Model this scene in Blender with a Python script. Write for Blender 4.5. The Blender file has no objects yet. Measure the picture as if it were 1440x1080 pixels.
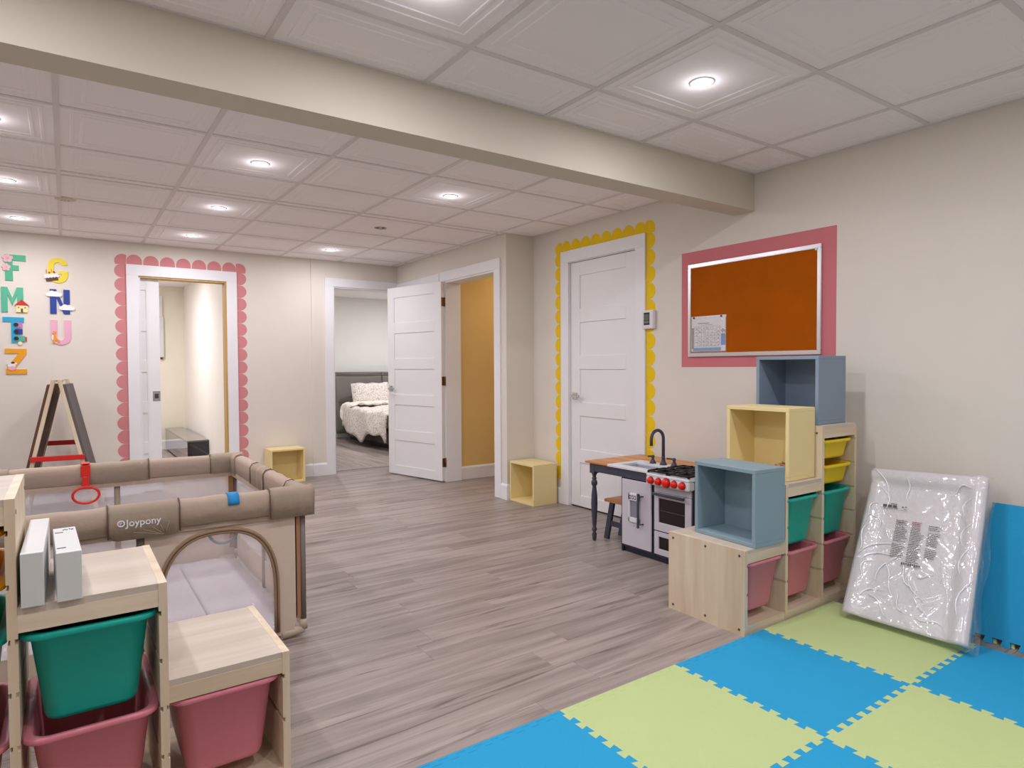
import bpy, bmesh, math, random
from mathutils import Vector, Matrix, Quaternion

random.seed(7)
C = bpy.context.scene.collection
PI = math.pi

# ------------------------------------------------------------------ camera
CAM_H, YAW, PITCH, ROLL, FPX = 1.18, math.radians(34.8666), math.radians(-1.5003), math.radians(0.2806), 901.1
fwd = Vector((math.sin(YAW) * math.cos(PITCH), math.cos(YAW) * math.cos(PITCH), math.sin(PITCH)))
r0 = Vector((math.cos(YAW), -math.sin(YAW), 0))
d0 = -r0.cross(fwd)
cr, sr = math.cos(ROLL), math.sin(ROLL)
rgt = cr * r0 + sr * d0
dwn = -sr * r0 + cr * d0
cam_d = bpy.data.cameras.new('camera')
cam = bpy.data.objects.new('camera', cam_d)
C.objects.link(cam)
m = Matrix((rgt, -dwn, -fwd)).transposed().to_4x4()
m.translation = Vector((0, 0, CAM_H))
cam.matrix_world = m
cam_d.sensor_fit = 'HORIZONTAL'
cam_d.sensor_width = 36
cam_d.lens = FPX / 1440 * 36
cam_d.clip_start = 0.05
bpy.context.scene.camera = cam

# ------------------------------------------------------------------ world, exposure, light levels
vs = bpy.context.scene.view_settings
vs.view_transform = 'Standard'
vs.look = 'None'
vs.gamma = 1
vs.use_curve_mapping = False
vs.exposure = -0.94
bpy.context.scene.display_settings.display_device = 'sRGB'
world = bpy.data.worlds.new('world')
bpy.context.scene.world = world
world.use_nodes = True
world.node_tree.nodes['Background'].inputs[0].default_value = (0.9, 0.92, 1, 1)
world.node_tree.nodes['Background'].inputs[1].default_value = 0.3
LAMP_W = 15.0            # watts of each ceiling downlight
LAMP_COL = (1.0, 0.972, 1.045)


# ------------------------------------------------------------------ materials
def lin(c):
    c /= 255
    return c / 12.92 if c <= 0.04045 else ((c + 0.055) / 1.055) ** 2.4


def rgb(r, g, b):
    return (lin(r), lin(g), lin(b), 1)


MATS = {}


def mat(name, col, rough=0.5, metal=0.0, spec=0.5, emit=None, bump=None, mottle=0.0, coat=0.0, trans=0.0):
    """procedural principled material; bump = (scale, strength), mottle = colour variation"""
    if name in MATS:
        return MATS[name]
    mm = bpy.data.materials.new(name)
    mm.use_nodes = True
    nt = mm.node_tree
    b = nt.nodes['Principled BSDF']
    c = rgb(*col)
    b.inputs['Base Color'].default_value = c
    b.inputs['Roughness'].default_value = rough
    b.inputs['Metallic'].default_value = metal
    b.inputs['Specular IOR Level'].default_value = spec
    b.inputs['Coat Weight'].default_value = coat
    b.inputs['Transmission Weight'].default_value = trans
    if emit:
        b.inputs['Emission Color'].default_value = (*emit[:3], 1)
        b.inputs['Emission Strength'].default_value = emit[3]
    tc = nt.nodes.new('ShaderNodeTexCoord')
    n = nt.nodes.new('ShaderNodeTexNoise')
    n.inputs['Scale'].default_value = 6
    n.inputs['Detail'].default_value = 4
    nt.links.new(tc.outputs['Object'], n.inputs['Vector'])
    if mottle or not bump:
        k = mottle or 0.02
        mx = nt.nodes.new('ShaderNodeMix')
        mx.data_type = 'RGBA'
        mx.inputs['A'].default_value = tuple(max(0, x * (1 - k)) for x in c[:3]) + (1,)
        mx.inputs['B'].default_value = tuple(min(1, x * (1 + k)) for x in c[:3]) + (1,)
        nt.links.new(n.outputs['Fac'], mx.inputs['Factor'])
        nt.links.new(mx.outputs['Result'], b.inputs['Base Color'])
    if bump:
        n2 = nt.nodes.new('ShaderNodeTexNoise')
        n2.inputs['Scale'].default_value = bump[0]
        n2.inputs['Detail'].default_value = 3
        nt.links.new(tc.outputs['Object'], n2.inputs['Vector'])
        bp = nt.nodes.new('ShaderNodeBump')
        bp.inputs['Strength'].default_value = bump[1]
        bp.inputs['Distance'].default_value = 0.01
        nt.links.new(n2.outputs['Fac'], bp.inputs['Height'])
        nt.links.new(bp.outputs['Normal'], b.inputs['Normal'])
    MATS[name] = mm
    return mm


def wood(name, light, dark, scale, rough=0.5, vary=0.10, sharp=(0.35, 0.7), detail=6, spec=0.4, bump=0.05):
    """grain stretched along the small-scale axis; each object gets its own offset and tone"""
    mm = bpy.data.materials.new(name)
    mm.use_nodes = True
    nt = mm.node_tree
    N, L = nt.nodes, nt.links
    b = N['Principled BSDF']
    b.inputs['Roughness'].default_value = rough
    b.inputs['Specular IOR Level'].default_value = spec
    tc = N.new('ShaderNodeTexCoord')
    oi = N.new('ShaderNodeObjectInfo')
    off = N.new('ShaderNodeVectorMath'); off.operation = 'SCALE'
    off.inputs[0].default_value = (37, 53, 71)
    L.new(oi.outputs['Random'], off.inputs['Scale'])
    ad = N.new('ShaderNodeVectorMath'); ad.operation = 'ADD'
    L.new(tc.outputs['Object'], ad.inputs[0]); L.new(off.outputs[0], ad.inputs[1])
    mp = N.new('ShaderNodeMapping'); mp.inputs['Scale'].default_value = scale
    L.new(ad.outputs[0], mp.inputs['Vector'])
    n1 = N.new('ShaderNodeTexNoise'); n1.inputs['Scale'].default_value = 1; n1.inputs['Detail'].default_value = detail
    n1.inputs['Distortion'].default_value = 0.6
    L.new(mp.outputs[0], n1.inputs['Vector'])
    mp2 = N.new('ShaderNodeMapping'); mp2.inputs['Scale'].default_value = tuple(s * 5 for s in scale)
    L.new(ad.outputs[0], mp2.inputs['Vector'])
    n2 = N.new('ShaderNodeTexNoise'); n2.inputs['Scale'].default_value = 1; n2.inputs['Detail'].default_value = 3
    L.new(mp2.outputs[0], n2.inputs['Vector'])
    sm = N.new('ShaderNodeMath'); sm.operation = 'MULTIPLY_ADD'
    sm.inputs[1].default_value = 0.3
    L.new(n2.outputs['Fac'], sm.inputs[0]); L.new(n1.outputs['Fac'], sm.inputs[2])
    sb = N.new('ShaderNodeMath'); sb.operation = 'SUBTRACT'; sb.inputs[1].default_value = 0.15
    L.new(sm.outputs[0], sb.inputs[0])
    rp = N.new('ShaderNodeValToRGB')
    rp.color_ramp.elements[0].position = sharp[0]; rp.color_ramp.elements[0].color = rgb(*dark)
    rp.color_ramp.elements[1].position = sharp[1]; rp.color_ramp.elements[1].color = rgb(*light)
    L.new(sb.outputs[0], rp.inputs['Fac'])
    hs = N.new('ShaderNodeHueSaturation')
    vm = N.new('ShaderNodeMath'); vm.operation = 'MULTIPLY_ADD'
    vm.inputs[1].default_value = vary * 2; vm.inputs[2].default_value = 1 - vary
    L.new(oi.outputs['Random'], vm.inputs[0]); L.new(vm.outputs[0], hs.inputs['Value'])
    L.new(rp.outputs['Color'], hs.inputs['Color'])
    L.new(hs.outputs['Color'], b.inputs['Base Color'])
    bp = N.new('ShaderNodeBump'); bp.inputs['Strength'].default_value = bump; bp.inputs['Distance'].default_value = 0.005
    L.new(sb.outputs[0], bp.inputs['Height']); L.new(bp.outputs['Normal'], b.inputs['Normal'])
    MATS[name] = mm
    return mm


def see_through(name, col, alpha, gloss, rough=0.15, bump=None):
    """thin clear film or woven net: part transparent, part diffuse, part glossy"""
    mm = bpy.data.materials.new(name)
    mm.use_nodes = True
    nt = mm.node_tree
    N, L = nt.nodes, nt.links
    N.remove(N['Principled BSDF'])
    out = N['Material Output']
    tr = N.new('ShaderNodeBsdfTransparent')
    df = N.new('ShaderNodeBsdfDiffuse'); df.inputs['Color'].default_value = rgb(*col)
    gl = N.new('ShaderNodeBsdfGlossy'); gl.inputs['Roughness'].default_value = rough
    m1 = N.new('ShaderNodeMixShader'); m1.inputs['Fac'].default_value = alpha
    L.new(tr.outputs[0], m1.inputs[1]); L.new(df.outputs[0], m1.inputs[2])
    m2 = N.new('ShaderNodeMixShader'); m2.inputs['Fac'].default_value = gloss
    L.new(m1.outputs[0], m2.inputs[1]); L.new(gl.outputs[0], m2.inputs[2])
    L.new(m2.outputs[0], out.inputs['Surface'])
    if bump:
        tc = N.new('ShaderNodeTexCoord')
        n = N.new('ShaderNodeTexNoise'); n.inputs['Scale'].default_value = bump[0]; n.inputs['Distortion'].default_value = 1.5
        L.new(tc.outputs['Object'], n.inputs['Vector'])
        bp = N.new('ShaderNodeBump'); bp.inputs['Strength'].default_value = bump[1]; bp.inputs['Distance'].default_value = 0.02
        L.new(n.outputs['Fac'], bp.inputs['Height'])
        L.new(bp.outputs['Normal'], gl.inputs['Normal'])
    MATS[name] = mm
    return mm


WALL = mat('cream_wall_paint', (230, 223, 212), 0.75, spec=0.2, mottle=0.02)
BEAMP = mat('beam_paint_shaded', (214, 207, 190), 0.75, spec=0.2)  # yellower cream of its own, darkened further to carry the beam's shade
TILE = mat('ceiling_tile_white', (253, 248, 246), 0.85, spec=0.15, mottle=0.02)
GRID = mat('ceiling_rail_grey', (228, 222, 219), 0.6, spec=0.3)
WHITE = mat('white_door_paint', (240, 239, 239), 0.4, spec=0.4)
TRIMW = mat('white_trim_paint', (241, 241, 243), 0.4, spec=0.4)
OCHRE = mat('ochre_wall_paint', (232, 198, 130), 0.75, spec=0.2)
GREYW = mat('bedroom_wall_paint', (235, 235, 230), 0.75, spec=0.2)


def laminate(name, light, dark, crack, along):
    """grey-brown printed oak: soft cloudy tone, fine fibres along the board and a few dark cracks"""
    mm = bpy.data.materials.new(name)
    mm.use_nodes = True
    nt = mm.node_tree
    N, L = nt.nodes, nt.links
    b = N['Principled BSDF']
    b.inputs['Roughness'].default_value = 0.40
    b.inputs['Specular IOR Level'].default_value = 0.4
    tc = N.new('ShaderNodeTexCoord')
    oi = N.new('ShaderNodeObjectInfo')
    off = N.new('ShaderNodeVectorMath'); off.operation = 'SCALE'
    off.inputs[0].default_value = (37, 53, 71)
    L.new(oi.outputs['Random'], off.inputs['Scale'])
    ad = N.new('ShaderNodeVectorMath'); ad.operation = 'ADD'
    L.new(tc.outputs['Object'], ad.inputs[0]); L.new(off.outputs[0], ad.inputs[1])

    def noise(a_, c_, detail, dist):
        mp = N.new('ShaderNodeMapping')
        mp.inputs['Scale'].default_value = (a_, c_, c_) if along == 'x' else (c_, a_, c_)
        L.new(ad.outputs[0], mp.inputs['Vector'])
        n = N.new('ShaderNodeTexNoise'); n.inputs['Scale'].default_value = 1
        n.inputs['Detail'].default_value = detail; n.inputs['Distortion'].default_value = dist
        L.new(mp.outputs[0], n.inputs['Vector'])
        return n.outputs['Fac']

    def ramp(sock, p0, p1, c0, c1):
        r = N.new('ShaderNodeValToRGB')
        r.color_ramp.elements[0].position = p0; r.color_ramp.elements[0].color = c0
        r.color_ramp.elements[1].position = p1; r.color_ramp.elements[1].color = c1
        L.new(sock, r.inputs['Fac'])
        return r.outputs['Color']

    def mult(a_, b_):
        mx = N.new('ShaderNodeMix'); mx.data_type = 'RGBA'; mx.blend_type = 'MULTIPLY'
        mx.inputs['Factor'].default_value = 1
        L.new(a_, mx.inputs['A']); L.new(b_, mx.inputs['B'])
        return mx.outputs['Result']
    base = ramp(noise(0.9, 10, 6, 1.2), 0.34, 0.62, rgb(*dark), rgb(*light))
    fib = ramp(noise(1.6, 70, 3, 0.2), 0.30, 0.65, (0.84, 0.83, 0.82, 1), (1, 1, 1, 1))
    crk = ramp(noise(1.3, 26, 8, 1.6), 0.60, 0.70, (1, 1, 1, 1), crack)
    col = mult(mult(base, fib), crk)
    hs = N.new('ShaderNodeHueSaturation')
    vm = N.new('ShaderNodeMath'); vm.operation = 'MULTIPLY_ADD'
    vm.inputs[1].default_value = .07; vm.inputs[2].default_value = .965
    L.new(oi.outputs['Random'], vm.inputs[0]); L.new(vm.outputs[0], hs.inputs['Value'])
    L.new(col, hs.inputs['Color']); L.new(hs.outputs['Color'], b.inputs['Base Color'])
    MATS[name] = mm
    return mm


PLANK = laminate('laminate_plank', (172, 159, 151), (138, 126, 119), (.52, .48, .46, 1), 'x')
PLANKY = laminate('laminate_plank_bedroom', (176, 163, 155), (144, 131, 124), (.55, .51, .49, 1), 'y')
PINE = wood('pine_upright', (231, 216, 190), (212, 191, 160), (10, 10, 0.9), 0.5, 0.03, (0.3, 0.65), 4)
PINEX = wood('pine_lengthwise', (231, 216, 190), (212, 191, 160), (0.9, 14, 14), 0.5, 0.03, (0.3, 0.65), 4)
PINEL = wood('pine_pale_board', (207, 195, 180), (194, 180, 162), (0.9, 14, 14), 0.5, 0.02, (0.3, 0.65), 4)
BUTCHER = wood('butcher_block', (222, 160, 96), (190, 122, 66), (14, 0.9, 14), 0.45, 0.04)
RAWWOOD = wood('raw_jamb_wood', (214, 178, 112), (190, 150, 84), (14, 14, 0.9), 0.6, 0.04)
BLACKL = mat('black_lacquer', (14, 12, 20), 0.08, spec=0.6, coat=0.5)
CHROME = mat('brushed_chrome', (200, 200, 202), 0.22, metal=1)
BRONZE = mat('bronze_hinge', (128, 92, 58), 0.35, metal=0.8)
PINKP = mat('dusty_pink_paint', (212, 124, 130), 0.7, spec=0.2)
PINKS = mat('rose_pink_paint', (214, 140, 142), 0.7, spec=0.2)
YELS = mat('bright_yellow_paint', (244, 206, 26), 0.7, spec=0.2, mottle=0.05)
CORK = mat('cork', (176, 88, 4), 0.85, spec=0.1, bump=(350, 0.25), mottle=0.18)
ALU = mat('aluminium', (222, 222, 224), 0.28, metal=0.9)
PAPER = mat('white_paper', (236, 234, 236), 0.6)
INK = mat('grey_ink', (96, 92, 96), 0.8)
INKD = mat('dark_ink', (44, 44, 48), 0.7)
BLUEP = mat('blue_print', (92, 160, 208), 0.5)
BINGREEN = mat('green_bin_plastic', (10, 176, 158), 0.38, spec=0.45)
BINPINK = mat('pink_bin_plastic', (220, 130, 142), 0.38, spec=0.45)
BINYEL = mat('yellow_bin_plastic', (238, 206, 0), 0.38, spec=0.45)
BINORA = mat('amber_bin_plastic', (240, 176, 8), 0.38, spec=0.45)
CUBEB = mat('blue_grey_lacquer', (140, 164, 174), 0.5, spec=0.35)
CUBEB2 = mat('slate_blue_lacquer', (138, 155, 172), 0.5, spec=0.35)
CUBEY = mat('pale_yellow_lacquer', (242, 222, 162), 0.5, spec=0.35)
CHAR = mat('charcoal_paint', (66, 68, 84), 0.45, spec=0.4)
NAVY = mat('dark_navy_paint', (38, 40, 58), 0.45, spec=0.4)
APPL = mat('pale_grey_appliance', (206, 202, 210), 0.45, spec=0.4)
APPLW = mat('white_appliance', (228, 228, 232), 0.4, spec=0.4)
OVENW = mat('oven_window', (26, 12, 22), 0.25, spec=0.5)
REDK = mat('red_knob', (232, 24, 10), 0.35, spec=0.5)
REDP = mat('red_plastic', (224, 40, 26), 0.4, spec=0.5)
BLACKM = mat('black_grate', (20, 20, 24), 0.5)
SINK = mat('sink_grey', (176, 184, 196), 0.35)
FOAMB = mat('blue_foam', (46, 160, 208), 0.8, spec=0.15, bump=(160, 0.15), mottle=0.03)
FOAMG = mat('green_foam', (192, 209, 146), 0.8, spec=0.15, bump=(160, 0.15), mottle=0.03)
VINYL = mat('white_vinyl', (236, 234, 236), 0.4, spec=0.4, mottle=0.01)
BAG = see_through('clear_plastic_bag', (235, 233, 238), 0.06, 0.13, 0.10, (9, 0.45))
NET = see_through('white_net', (240, 236, 240), 0.30, 0.0, 0.4)
CLEAR = see_through('clear_sheet', (232, 228, 232), 0.35, 0.10, 0.15, (9, 0.8))
TAUPE = mat('taupe_padded_fabric', (186, 167, 150), 0.85, spec=0.15, bump=(24, 0.35), mottle=0.05)
TAUPE2 = mat('taupe_corner_fabric', (168, 152, 134), 0.8, spec=0.2, bump=(30, 0.3), mottle=0.05)
BEIGE = mat('beige_panel_fabric', (206, 188, 172), 0.85, spec=0.15, bump=(10, 0.2), mottle=0.03)
ZIP = mat('brown_zip_tape', (150, 124, 96), 0.75)
ZIPD = mat('dark_zip', (104, 84, 66), 0.7)
BROWNF = mat('brown_inner_fabric', (160, 116, 84), 0.8)
POST = mat('grey_post', (118, 108, 102), 0.6)
SEAM = mat('dark_seam', (110, 88, 76), 0.9)
BLUET = mat('blue_tab', (28, 140, 204), 0.6)
BLUEG = mat('blue_grey_ring', (120, 146, 172), 0.6)
CARTON = mat('white_carton', (224, 226, 224), 0.65, spec=0.3)
CARTONG = mat('grey_white_carton_end', (214, 218, 212), 0.65, spec=0.3)
LOGO = mat('logo_white', (232, 230, 230), 0.7)
BEDGREY = mat('grey_upholstery', (128, 122, 117), 0.8, spec=0.2, bump=(60, 0.1))
BEDDARK = mat('dark_bed_base', (100, 92, 88), 0.8)
CREAMC = mat('cream_sheet', (240, 232, 222), 0.9)
BOARDD = mat('chalkboard_dark_grey', (98, 92, 90), 0.7)
BROWND = mat('easel_board_brown', (96, 66, 48), 0.7)
DARKHOLE = mat('dark_gap', (24, 16, 16), 0.9)
LCD = mat('thermostat_display', (96, 100, 84), 0.3)
PLASW = mat('white_plastic', (232, 230, 234), 0.45)
LENS = mat('lamp_lens', (255, 255, 255), 0.4, emit=(1, 0.98, 0.95, 14))


def floral():
    mm = bpy.data.materials.new('speckled_bedding')
    mm.use_nodes = True
    nt = mm.node_tree
    N, L = nt.nodes, nt.links
    b = N['Principled BSDF']; b.inputs['Roughness'].default_value = 0.9
    tc = N.new('ShaderNodeTexCoord')
    v = N.new('ShaderNodeTexNoise'); v.inputs['Scale'].default_value = 60; v.inputs['Detail'].default_value = 2
    L.new(tc.outputs['Object'], v.inputs['Vector'])
    rp = N.new('ShaderNodeValToRGB')
    rp.color_ramp.elements[0].position = 0.40; rp.color_ramp.elements[0].color = rgb(192, 178, 168)
    rp.color_ramp.elements[1].position = 0.50; rp.color_ramp.elements[1].color = rgb(238, 230, 222)
    L.new(v.outputs['Fac'], rp.inputs['Fac']); L.new(rp.outputs['Color'], b.inputs['Base Color'])
    MATS['floral'] = mm
    return mm


FLORAL = floral()


# ------------------------------------------------------------------ mesh helpers
class MB:
    """collects shapes and builds ONE mesh object"""

    def __init__(self):
        self.v = []
        self.f = []
        self.smooth = set()

    def add(self, vs, fs, smooth=False):
        o = len(self.v)
        self.v += [tuple(p) for p in vs]
        for q in fs:
            if smooth:
                self.smooth.add(len(self.f))
            self.f.append(tuple(i + o for i in q))
        return self

    def box(self, x0, x1, y0, y1, z0, z1):
        if x0 > x1: x0, x1 = x1, x0
        if y0 > y1: y0, y1 = y1, y0
        if z0 > z1: z0, z1 = z1, z0
        vs = [(x0, y0, z0), (x1, y0, z0), (x1, y1, z0), (x0, y1, z0), (x0, y0, z1), (x1, y0, z1), (x1, y1, z1), (x0, y1, z1)]
        return self.add(vs, [(3, 2, 1, 0), (4, 5, 6, 7), (0, 1, 5, 4), (1, 2, 6, 5), (2, 3, 7, 6), (3, 0, 4, 7)])

    def hexa(self, p):
        """8 points: bottom quad then top quad"""
        return self.add(p, [(3, 2, 1, 0), (4, 5, 6, 7), (0, 1, 5, 4), (1, 2, 6, 5), (2, 3, 7, 6), (3, 0, 4, 7)])

    def loops(self, ls, cap0=True, cap1=True, closed=True, smooth=True):
        n = len(ls[0])
        vs = [p for l in ls for p in l]
        fs = []
        for i in range(len(ls) - 1):
            for j in range(n if closed else n - 1):
                k = (j + 1) % n
                fs.append((i * n + j, i * n + k, (i + 1) * n + k, (i + 1) * n + j))
        self.add(vs, fs, smooth)
        o = len(self.v) - len(vs)
        if cap0: self.f.append(tuple(o + i for i in reversed(range(n))))
        if cap1: self.f.append(tuple(o + (len(ls) - 1) * n + i for i in range(n)))
        return self

    def tube(self, pts, r, seg=10, caps=True, closed=False):
        pts = [Vector(p) for p in pts]
        n = len(pts)
        rr = r if isinstance(r, (list, tuple)) else [r] * n
        ls = []
        prev = None
        for i, p in enumerate(pts):
            a = pts[(i - 1) % n] if (i > 0 or closed) else p
            b = pts[(i + 1) % n] if (i < n - 1 or closed) else p
            t = (b - a).normalized()
            if prev is None:
                ref = Vector((0, 0, 1)) if abs(t.z) < 0.9 else Vector((1, 0, 0))
                u = t.cross(ref).normalized()
            else:
                u = (prev - t * prev.dot(t)).normalized()
            prev = u
            w = t.cross(u)
            ls.append([p + rr[i] * (math.cos(2 * PI * k / seg) * u + math.sin(2 * PI * k / seg) * w) for k in range(seg)])
        if closed:
            ls.append(ls[0])
            return self.loops(ls, False, False)
        return self.loops(ls, caps, caps)

    def lathe(self, prof, c=(0, 0, 0), seg=16, axis='z', caps=True):
        ls = []
        for r, z in prof:
            l = []
            for k in range(seg):
                a = 2 * PI * k / seg
                q = (r * math.cos(a), r * math.sin(a), z)
                if axis == 'x': q = (z, q[0], q[1])
                if axis == 'y': q = (q[1], z, q[0])
                l.append((c[0] + q[0], c[1] + q[1], c[2] + q[2]))
            ls.append(l)
        return self.loops(ls, caps, caps)

    def prism(self, poly, fn, t):
        """2D polygon mapped by fn(a, b, depth) and extruded by t"""
        n = len(poly)
        vs = [fn(a, b, 0) for a, b in poly] + [fn(a, b, t) for a, b in poly]
        fs = [tuple(reversed(range(n))), tuple(range(n, 2 * n))]
        fs += [(i, (i + 1) % n, n + (i + 1) % n, n + i) for i in range(n)]
        return self.add(vs, fs)

    def mesh(self, name, m, bevel=0, seg=2):
        me = bpy.data.meshes.new(name)
        me.from_pydata(self.v, [], self.f)
        if self.smooth:
            for i, p in enumerate(me.polygons):
                p.use_smooth = i in self.smooth
        bm = bmesh.new()
        bm.from_mesh(me)
        bmesh.ops.recalc_face_normals(bm, faces=bm.faces)
        if bevel:
            ed = [e for e in bm.edges if len(e.link_faces) == 2 and e.calc_face_angle(0) > 0.7]
            bmesh.ops.bevel(bm, geom=ed, offset=bevel, segments=seg, affect='EDGES', clamp_overlap=True)
        bm.to_mesh(me)
        bm.free()
        if m: me.materials.append(m)
        return me

    def build(self, name, m, parent=None, bevel=0, seg=2):
        return link(name, self.mesh(name, m, bevel, seg), parent)


def link(name, me, parent=None):
    o = bpy.data.objects.new(name, me)
    C.objects.link(o)
    if parent: o.parent = parent
    return o


def B(*a):
    return MB().box(*a)


def thing(name, label, cat, loc=(0, 0, 0), rz=0, group=None):
    o = bpy.data.objects.new(name, None)
    o.empty_display_size = 0.05
    C.objects.link(o)
    o.location = loc
    o.rotation_euler = (0, 0, rz)
    return tag(o, label, cat, group)


def tag(o, label, cat, group=None):
    o['label'] = label
    o['category'] = cat
    if group: o['group'] = group
    return o


def struct(o, label=None):
    o['kind'] = 'structure'
    if label: o['label'] = label
    return o


def rrect(w, d, r, n=5, cx=0, cy=0):
    """rounded rectangle loop in the plane"""
    out = []
    for sx, sy, a0 in ((1, 1, 0), (-1, 1, 90), (-1, -1, 180), (1, -1, 270)):
        for k in range(n + 1):
            a = math.radians(a0 + 90 * k / n)
            out.append((cx + sx * (w / 2 - r) + r * math.cos(a), cy + sy * (d / 2 - r) + r * math.sin(a)))
    return out


# ------------------------------------------------------------------ room dimensions
XR, YB, H = 3.512, 6.97, 2.355       # right wall, back wall, ceiling
XL, YF = -2.6, -2.2                  # unseen left wall and the wall behind the camera
X2, Y2 = 3.21, 4.69                  # hall wall face, short return wall
BY0, BY1, BZ = 2.41, 2.565, 2.138    # ceiling beam
TH = 0.12

# ------------------------------------------------------------------ floor
fl = MB()
fl.box(XL - TH, 6.2, YF - TH, 11.0, -0.12, -0.008)
floor = struct(fl.build('floor', mat('floor_underlay', (110, 98, 94), 0.8)))
PW, PL = 0.165, 1.2


def plank_mesh(x0, x1, y0, y1, m):
    e = 0.0005
    mb = MB()
    t = 0.0008
    x0, x1, y0, y1 = x0 + e / 2, x1 - e / 2, y0 + e / 2, y1 - e / 2
    bot = [(x0, y0, -0.008), (x1, y0, -0.008), (x1, y1, -0.008), (x0, y1, -0.008)]
    mid = [(x, y, -t) for x, y, _ in bot]
    top = [(x0 + t, y0 + t, 0), (x1 - t, y0 + t, 0), (x1 - t, y1 - t, 0), (x0 + t, y1 - t, 0)]
    mb.loops([bot, mid, top], smooth=False)
    return mb.mesh('floor_plank', m)


npl = 0
row = 0
y = 2.276 - PW * 16
stuff_main = []
while y < YB + 0.17:
    y1 = min(y + PW, YB + 0.17)
    xs = -0.9 - 1.2 + random.choice([0.05, 0.3, 0.55, 0.8, 1.02]) + random.uniform(-0.1, 0.1)
    if abs(y - 2.276) < 0.01: xs = 1.2 - 2 * PL
    rowx = []
    while xs < 4.75:
        a, b = max(xs, XL), min(xs + PL, 4.75)
        xs += PL
        if b - a < 0.05: continue
        if y < 1.4 or b < -0.62 or a > XR + 0.1 and y < 4.6:
            stuff_main.append((a, b, y, y1)); continue
        o = link('floor_plank', plank_mesh(a, b, y, y1, PLANK), floor)
        npl += 1
    y = y1
# unseen stretch of the floor: joined
sm = MB()
for a, b, c, d in stuff_main:
    sm.box(a + .0005, b - .0005, c + .0005, d - .0005, -0.008, 0)
sm.box(XL, 4.75, YF, 2.276 - PW * 16, -0.008, 0)
st = sm.build('floor_planks_rest', PLANK, floor)
st['kind'] = 'stuff'
# rooms behind: boards run away from the door
sb = MB()
x = -0.6
k = 0
while x < 6.0:
    yy = YB + 0.17 - (k * 0.37 % 1.2)
    while yy < 10.9:
        a, b = max(yy, YB + 0.17), min(yy + PL, 10.9)
        if 2.4 < x < 5.2 and b > a + .02 and x - 2.3 < (b - 6.9) * 0.75 and npl < 292:
            link('floor_plank', plank_mesh(x, x + PW, a, b, PLANKY), floor)
            npl += 1
        elif b > a:
            sb.box(x + .0005, x + PW - .0005, a, b - .001, -0.008, 0)
        yy += PL
    x += PW
    k += 1
st = sb.build('floor_planks_far', PLANKY, floor)
st['kind'] = 'stuff'
# threshold strip in the bedroom doorway
struct(B(2.44, 3.19, YB + 0.155, YB + 0.185, 0, 0.003).build('trim_1', mat('threshold_strip', (130, 116, 108), 0.5)))

# ------------------------------------------------------------------ ceiling: slab, tiles, rails
ceil = struct(B(XL - TH, 6.2, YF - TH, 11.0, H + 0.03, H + 0.12).build('ceiling', TILE))
GX0, GT = 0.618, 0.63
tile_cache = {}


def tile_mesh(w, d):
    key = (round(w, 3), round(d, 3))
    if key in tile_cache: return tile_cache[key]
    mb = MB()
    prof = [(0.0, 0.0085), (0.052, 0.0085), (0.055, 0.0055), (0.064, 0.0055), (0.067, 0.0085), (0.092, 0.0085), (0.095, 0.0055), (0.106, 0.0055), (0.109, 0.0088)]
    ls = []
    for i, z in prof:
        if w / 2 - i < 0.02 or d / 2 - i < 0.02: break
        ls.append([(-w / 2 + i, -d / 2 + i, z), (w / 2 - i, -d / 2 + i, z), (w / 2 - i, d / 2 - i, z), (-w / 2 + i, d / 2 - i, z)])
    top = [(-w / 2, -d / 2, 0.022), (w / 2, -d / 2, 0.022), (w / 2, d / 2, 0.022), (-w / 2, d / 2, 0.022)]
    mb.loops([top] + ls, smooth=False)
    tile_cache[key] = mb.mesh('ceiling_tile', TILE)
    return tile_cache[key]


def lattice(lo, hi, ref, step):
    k = math.ceil((lo - ref) / step - 1e-6)
    out = [lo]
    while ref + k * step < hi - 1e-6:
        if ref + k * step > lo + 0.02: out.append(ref + k * step)
        k += 1
    if hi - out[-1] > 0.02: out.append(hi)
    else: out[-1] = hi
    return out


def ceiling_zone(x0, x1, y0, y1, yref, only=None):
    gx = lattice(x0, x1, GX0, GT)
    gy = lattice(y0, y1, yref, 0.62)
    for i in range(len(gx) - 1):
        for j in range(len(gy) - 1):
            w, d = gx[i + 1] - gx[i], gy[j + 1] - gy[j]
            o = link('ceiling_tile', tile_mesh(w, d), ceil)
            o.location = ((gx[i] + gx[i + 1]) / 2, (gy[j] + gy[j + 1]) / 2, H)
    for gxx in gx:
        e0, e1 = (0, 0.012) if gxx == x0 else ((0.012, 0) if gxx == x1 else (0.012, 0.012))
        B(gxx - e0, gxx + e1, y0, y1, H + .004, H + 0.0115).build('ceiling_rail', GRID, ceil)
    for gyy in gy:
        e0, e1 = (0, 0.012) if gyy == y0 else ((0.012, 0) if gyy == y1 else (0.012, 0.012))
        B(x0, x1, gyy - e0, gyy + e1, H + 0.0045, H + 0.0115).build('ceiling_rail', GRID, ceil)


ceiling_zone(XL, XR, YF, BY0, 1.433)
ceiling_zone(XL, XR, BY1, Y2, 3.54)
ceiling_zone(XL, X2, Y2, YB, 3.54)

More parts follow.
